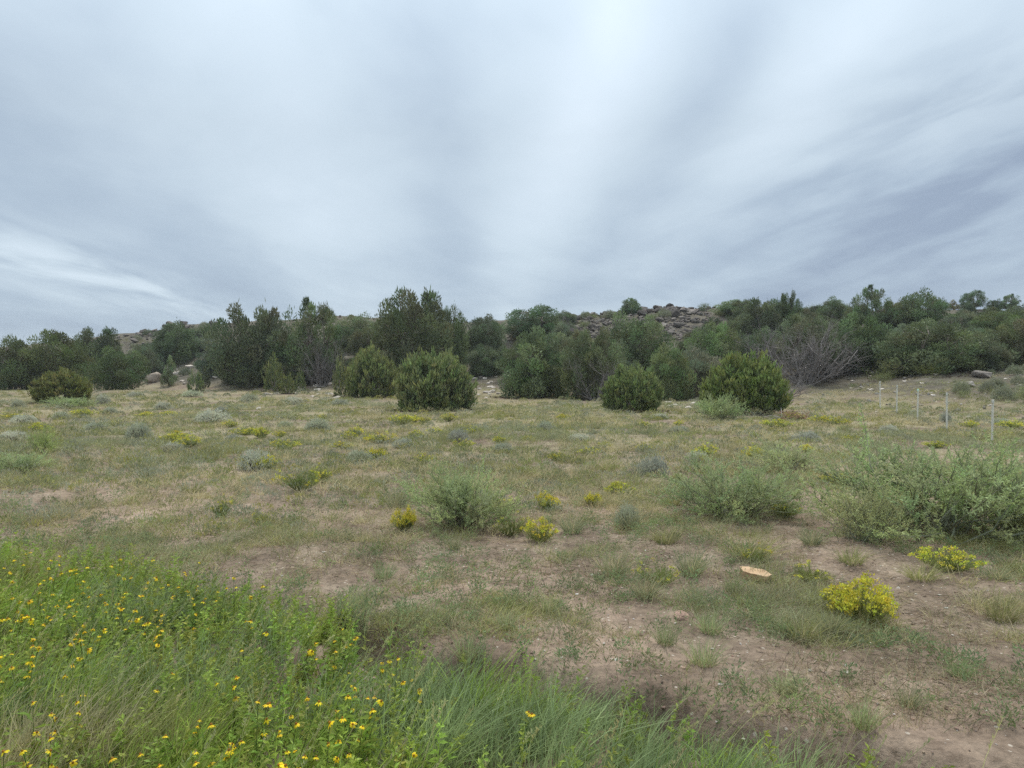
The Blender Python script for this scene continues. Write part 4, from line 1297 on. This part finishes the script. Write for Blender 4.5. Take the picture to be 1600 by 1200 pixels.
d = norm(np.stack([np.cos(a).ravel(), np.sin(a).ravel(), r.uniform(0.2, 1.6, len(X))], 1) + r.normal(0, 0.3, (len(X), 3)))
V, F, k = leaves(base, d, r.uniform(0.012, 0.034, len(X)), r.uniform(0.004, 0.009, len(X)), r)
fo.add(V, F, rep(np.repeat(shade((0.20, 0.24, 0.11), len(x), r, 0.25, 0.12), nl, 0) * r.uniform(0.8, 1.2, (len(X), 1)), k))
stuff('creeping_weeds', fo.mesh('creeping_weeds', M_LEAF), 'small creeping green weeds dotted over the bare soil')

# bunchgrass clumps one can tell apart on the bare soil
def bunch_mesh(seed, n=150, colr=GREYG):
    q_ = np.random.default_rng(seed)
    a = q_.uniform(0, 6.28, n); rr = np.sqrt(q_.uniform(0, 1, n)) * 0.35
    base = np.stack([rr * np.cos(a), rr * np.sin(a), np.full(n, -0.05)], 1)
    ln = np.stack([np.cos(a), np.sin(a)], 1) * q_.uniform(0.05, 0.75, (n, 1)) + q_.normal(0, 0.18, (n, 2))
    d = norm(np.concatenate([ln, np.ones((n, 1))], 1))
    V, F, k = ribbons(base, d, q_.uniform(0.55, 1.2, n), 0.022, np.concatenate([ln * 0.4 + np.array([0.12, 0]), np.full((n, 1), -0.15)], 1), (1, 0.85, 0.5, 0.04), q_)
    dry = q_.uniform(0, 1, (n, 1)) < 0.25
    C = np.where(dry, STRAW * 0.9, colr) * q_.uniform(0.75, 1.25, (n, 1))
    return Geo().add(V, F, rep(C, k)).mesh('bunchgrass', M_GRASS)


BUN = [bunch_mesh(1, 170, GREYG), bunch_mesh(2, 150, OLIVE), bunch_mesh(3, 150, BLUEG * 0.9 + GREYG * 0.3)]
bunches = [(985, 825, 60, 44, 0), (895, 832, 70, 40, 0), (1170, 872, 120, 40, 1), (1040, 850, 70, 36, 1), (1255, 1000, 90, 52, 1), (1300, 990, 60, 44, 0), (1565, 970, 90, 50, 1), (1110, 990, 70, 48, 2), (960, 900, 90, 56, 0),
           (1080, 900, 80, 60, 0), (1010, 935, 80, 50, 0), (1145, 925, 50, 34, 2), (730, 1030, 70, 60, 2), (1100, 1040, 80, 60, 2), (1040, 1010, 60, 50, 2), (1330, 880, 80, 34, 1), (1440, 905, 90, 34, 1), (1560, 905, 70, 30, 0),
           (620, 795, 60, 40, 0), (710, 860, 40, 34, 0), (520, 740, 50, 22, 1), (330, 720, 50, 20, 1), (1230, 1090, 60, 50, 2), (1420, 1110, 60, 50, 0), (1350, 1140, 70, 60, 2), (1500, 1060, 50, 36, 2), (560, 950, 60, 44, 2), (600, 905, 60, 34, 2),
           (860, 960, 60, 46, 2), (790, 985, 50, 40, 2), (300, 770, 60, 26, 1), (230, 745, 60, 24, 0), (885, 770, 50, 24, 1), (1050, 790, 60, 30, 1), (1270, 850, 70, 36, 0), (1560, 780, 50, 30, 1), (820, 745, 50, 20, 1), (950, 735, 50, 22, 1)]
bunch_labels = ranked('low bunchgrass clump', bunches)
for i, (px, by, w, h_, k) in enumerate(bunches):
    loc = ground_at(px, by); D = loc[1]
    o = obj('bunchgrass', BUN[k], None, (1, 1, 1))
    o.location = loc; o.rotation_euler = (0, 0, 0.35 * math.sin(i * 2.2)); o.scale = (w / 1155 * D * 0.55, w / 1155 * D * 0.55, h_ / 1155 * D * 0.95)
    tag(o, bunch_labels[i], 'grass clump', 'bunchgrass clumps on the bare soil')

# ------------------------------------------------------------------ lush roadside verge
def verge(n, lo=-9.0, hi=0.0, y0=1.2):
    X = r.uniform(-7.5, 3.2, n * 6); Y = r.uniform(y0, 9.0, n * 6)
    e = edge_dist(X, Y) + (fbm(X / 0.5, Y / 0.5, 170, 2) - 0.5) * 0.5
    m_ = (e < hi) & (e > lo) & (np.abs(X) < 0.85 * Y + 0.5)
    return X[m_][:n], Y[m_][:n], e[m_][:n]


# long soft blades, leaning with the wind
X, Y, e = verge(3500)
dens = fbm(X / 0.8, Y / 0.8, 180, 3)
keep = r.uniform(0, 1, len(X)) < np.clip((dens - 0.30) * 4, 0.12, 1)
X, Y, e, dens = X[keep], Y[keep], e[keep], dens[keep]
hue = fbm(X / 0.9 + 5, Y / 0.9, 190, 3)[:, None]
C = np.where(hue < 0.50, BLUEG, np.where(hue < 0.62, GREEN * 1.1, np.where(hue < 0.72, OLIVE * 1.1, STRAW * 0.9))) * r.uniform(0.8, 1.2, (len(X), 1))
hg = r.uniform(0.18, 0.42, len(X)) * np.where(X > 0.3, 0.8, 1.0) * np.where(e > -0.3, 0.7, 1.0) * np.clip(1.25 - Y * 0.08, 0.6, 1)
V, F, CC = tufts(X, Y, 26, hg, np.full(len(X), 0.0048), r.uniform(0.03, 0.09, len(X)), C, 0.26, (0.8, 1, 0.8, 0.45, 0.03), 1.4)
vg = Geo().add(V, F, CC)
# pale seed stalks above them
m_ = 520
X, Y, e = verge(m_, hi=-0.05)
base = np.stack([X, Y, H(X, Y)], 1)
ln = r.normal(0, 0.14, (len(X), 2)) + np.array([0.16, 0.0])
d = norm(np.concatenate([ln, np.ones((len(X), 1))], 1)); L = r.uniform(0.26, 0.50, len(X)); bend = np.concatenate([ln * 0.5 + WIND[:2], np.full((len(X), 1), -0.12)], 1)
V, F, k = ribbons(base, d, L, 0.003, bend, (1, 0.9, 0.8, 0.6), r)
cs_ = shade((0.40, 0.38, 0.19), len(X), r, 0.2, 0.08)
vg.add(V, F, rep(cs_, k))
s = r.uniform(0.72, 1.02, (len(X), 22))
pos = (base[:, None] + d[:, None] * (L[:, None] * s)[..., None] + bend[:, None] * (L[:, None] * s * s)[..., None]).reshape(-1, 3)
V, F, k = leaves(pos, norm(np.repeat(d, 22, 0) + r.normal(0, 0.35, pos.shape)), 0.018, 0.0045, r)
vg.add(V, F, rep(np.repeat(cs_, 22, 0) * 1.05, k))
stuff('verge_grass', vg.mesh('verge_grass', M_GRASS), 'long blue-green roadside grass with pale seed stalks leaning in the wind')

# leafy stems between the blades
X, Y, e = verge(3700, hi=-0.02)
dens = fbm(X / 0.7, Y / 0.7, 210, 3)
keep = r.uniform(0, 1, len(X)) < np.clip((dens - 0.28) * 5, 0.2, 1) * np.where(X > 0.4, 0.5, 1)
X, Y, dens = X[keep], Y[keep], dens[keep]
wd = Geo(); nl = 34
hgt = r.uniform(0.12, 0.33, len(X))
ln = r.normal(0, 0.22, (len(X), 2)) + np.array([0.06, 0])
base = np.stack([X, Y, H(X, Y)], 1); d = norm(np.concatenate([ln, np.ones((len(X), 1))], 1))
V, F, k = ribbons(base, d, hgt, 0.004, np.zeros_like(base), (1, 0.8, 0.5), r)
cw = shade((0.270, 0.350, 0.070), len(X), r, 0.25, 0.14)
wd.add(V, F, rep(cw, k))
s = r.uniform(0.12, 1.0, (len(X), nl))
pos = (base[:, None] + d[:, None] * (hgt[:, None] * s)[..., None]).reshape(-1, 3)
ld = r.normal(0, 1, pos.shape); ld[:, 2] = np.abs(ld[:, 2]) * 0.6 + 0.15; ld = norm(ld)
Lf = r.uniform(0.022, 0.05, len(pos)) * (1.15 - 0.5 * s.ravel())
V, F, k = leaves(pos, ld, Lf, Lf * r.uniform(0.26, 0.42, len(pos)), r, 0.15)
wd.add(V, F, rep(np.repeat(cw, nl, 0) * r.uniform(0.8, 1.25, (len(pos), 1)), k))
stuff('verge_weeds', wd.mesh('verge_weeds', M_LEAF), 'dense leafy green weeds filling the roadside verge')


# wildflowers: each plant a thing with its own flower heads
def flower_mesh(seed):
    q_ = np.random.default_rng(seed)
    g_ = Geo(); n = 9
    a = np.linspace(0, 6.28, n, endpoint=False) + q_.normal(0, 0.12, n)
    d = np.stack([np.cos(a), np.sin(a), q_.uniform(-0.75, -0.15, n)], 1); d = norm(d)
    base = np.stack([np.cos(a), np.sin(a), np.zeros(n)], 1) * 0.005
    side = norm(np.cross(d, np.array([0, 0, 1.0])))
    V, F, k = ribbons(base, d, q_.uniform(0.016, 0.023, n), 0.0115, np.tile([0, 0, -0.25], (n, 1)), (0.45, 1.0, 0.95, 0.4), q_, side)
    g_.add(V, F, rep(shade((0.84, 0.60, 0.015), n, q_, 0.1, 0.08), k))
    me = g_.mesh('flower', M_PETAL)
    c = Geo()
    th = np.linspace(0, 6.28, 8, endpoint=False)
    rings = [(0.0065, -0.002), (0.0078, 0.003), (0.006, 0.008), (0.002, 0.011)]
    V = np.concatenate([np.stack([rr_ * np.cos(th), rr_ * np.sin(th), np.full(8, z_)], 1) for rr_, z_ in rings])
    F = [(i * 8 + s_, i * 8 + (s_ + 1) % 8, (i + 1) * 8 + (s_ + 1) % 8) for i in range(3) for s_ in range(8)] + [(i * 8 + s_, (i + 1) * 8 + (s_ + 1) % 8, (i + 1) * 8 + s_) for i in range(3) for s_ in range(8)]
    c.add(V, np.array(F), (0.36, 0.16, 0.02))
    return me, c.mesh('flower_centre', M_PETAL, smooth=True)


FLOW = [flower_mesh(s) for s in range(4)]


def flower_plant(seed):
    q_ = np.random.default_rng(seed)
    g_ = Geo(); heads = []
    for i in range(int(q_.integers(2, 5))):
        ln = q_.normal(0, 0.22, 2) + np.array([0.08, 0]); d = norm(np.array([ln[0], ln[1], 1.0])); L = q_.uniform(0.18, 0.33)
        pts = np.array([d * L * s_ + np.array([0.03 * s_ * s_, 0, 0]) for s_ in np.linspace(0, 1, 5)])
        V, F = tube(pts, np.linspace(0.0025, 0.0014, 5), 3); g_.add(V, F, (0.16, 0.21, 0.06))
        heads.append((pts[-1], ln))
        nl = 16; s_ = q_.uniform(0.1, 0.85, nl)
        pos = np.stack([np.interp(s_, np.linspace(0, 1, 5), pts[:, k]) for k in range(3)], 1)
        ld = q_.normal(0, 1, (nl, 3)); ld[:, 2] = np.abs(ld[:, 2]) * 0.5 + 0.2
        V, F, k = leaves(pos, norm(ld), q_.uniform(0.04, 0.075, nl), q_.uniform(0.011, 0.018, nl), q_, 0.2); g_.add(V, F, rep(shade((0.270, 0.350, 0.070), nl, q_), k))
    return g_.mesh('wildflower_foliage', M_LEAF), heads


FP = [flower_plant(s) for s in range(300, 308)]
X = r.uniform(-6.2, 1.8, 6000); Y = r.uniform(2.1, 7.4, 6000)
e = edge_dist(X, Y)
w_ = np.clip((fbm(X / 0.8 + 3, Y / 0.8, 230, 3) - 0.33) * 4, 0.10, 1) * np.clip((-0.25 - X) * 1.4, 0.03, 1) * np.clip(3.6 / Y, 0.35, 1)
m_ = (e < -0.25) & (np.abs(X) < 0.72 * Y + 0.1) & (r.uniform(0, 1, 6000) < w_)
X, Y = X[m_], Y[m_]
sel = []
for i in range(len(X)):
    if len(sel) < 165 and all((X[i] - X[j]) ** 2 + (Y[i] - Y[j]) ** 2 > 0.0144 for j in sel):
        sel.append(i)
X, Y = X[sel], Y[sel]
for i, (x_, y_) in enumerate(zip(X, Y)):
    fo_, heads = FP[i % 8]
    t = thing('wildflower_plant', (x_, y_, float(H(x_, y_))), r.uniform(-0.9, 0.9), (1, 1, float(r.uniform(0.8, 1.15))))
    tag(t, 'yellow coneflower-like wildflower with drooping petals in the green verge', 'wildflower', 'yellow wildflowers of the roadside verge')
    o = obj('foliage', fo_, t, (1, 1, 1)); o['kind'] = 'stuff'
    for j, (hp, ln) in enumerate(heads):
        f = obj('flower', FLOW[(i + j) % 4][0], t, (1, 1, 1)); f.location = hp; s_ = r.uniform(0.40, 0.72); f.scale = (s_, s_, s_)
        f.rotation_euler = (r.normal(0, 0.35), r.normal(0.15, 0.35), r.uniform(0, 6.28))
        obj('flower_centre', FLOW[(i + j) % 4][1], f, (1, 1, 1))

# ------------------------------------------------------------------ damp air
bm = bmesh.new()
bmesh.ops.create_cube(bm, size=1.0)
me = bpy.data.meshes.new('haze'); bm.to_mesh(me); bm.free()
M_HAZE, q = new_mat('damp_air')
vol = q.n('ShaderNodeVolumePrincipled')
vol.inputs['Color'].default_value = (0.92, 0.95, 1.0, 1)
vol.inputs['Density'].default_value = 0.0004
vol.inputs['Anisotropy'].default_value = 0.2
out = q.n('ShaderNodeOutputMaterial')
M_HAZE.node_tree.links.new(vol.outputs[0], out.inputs['Volume'])
me.materials.append(M_HAZE)
haze = obj('haze', me)
haze.location = (0, 1580, 3.0); haze.scale = (6100, 3320, 18.0)
haze['kind'] = 'stuff'; haze['label'] = 'thin damp air under the overcast'
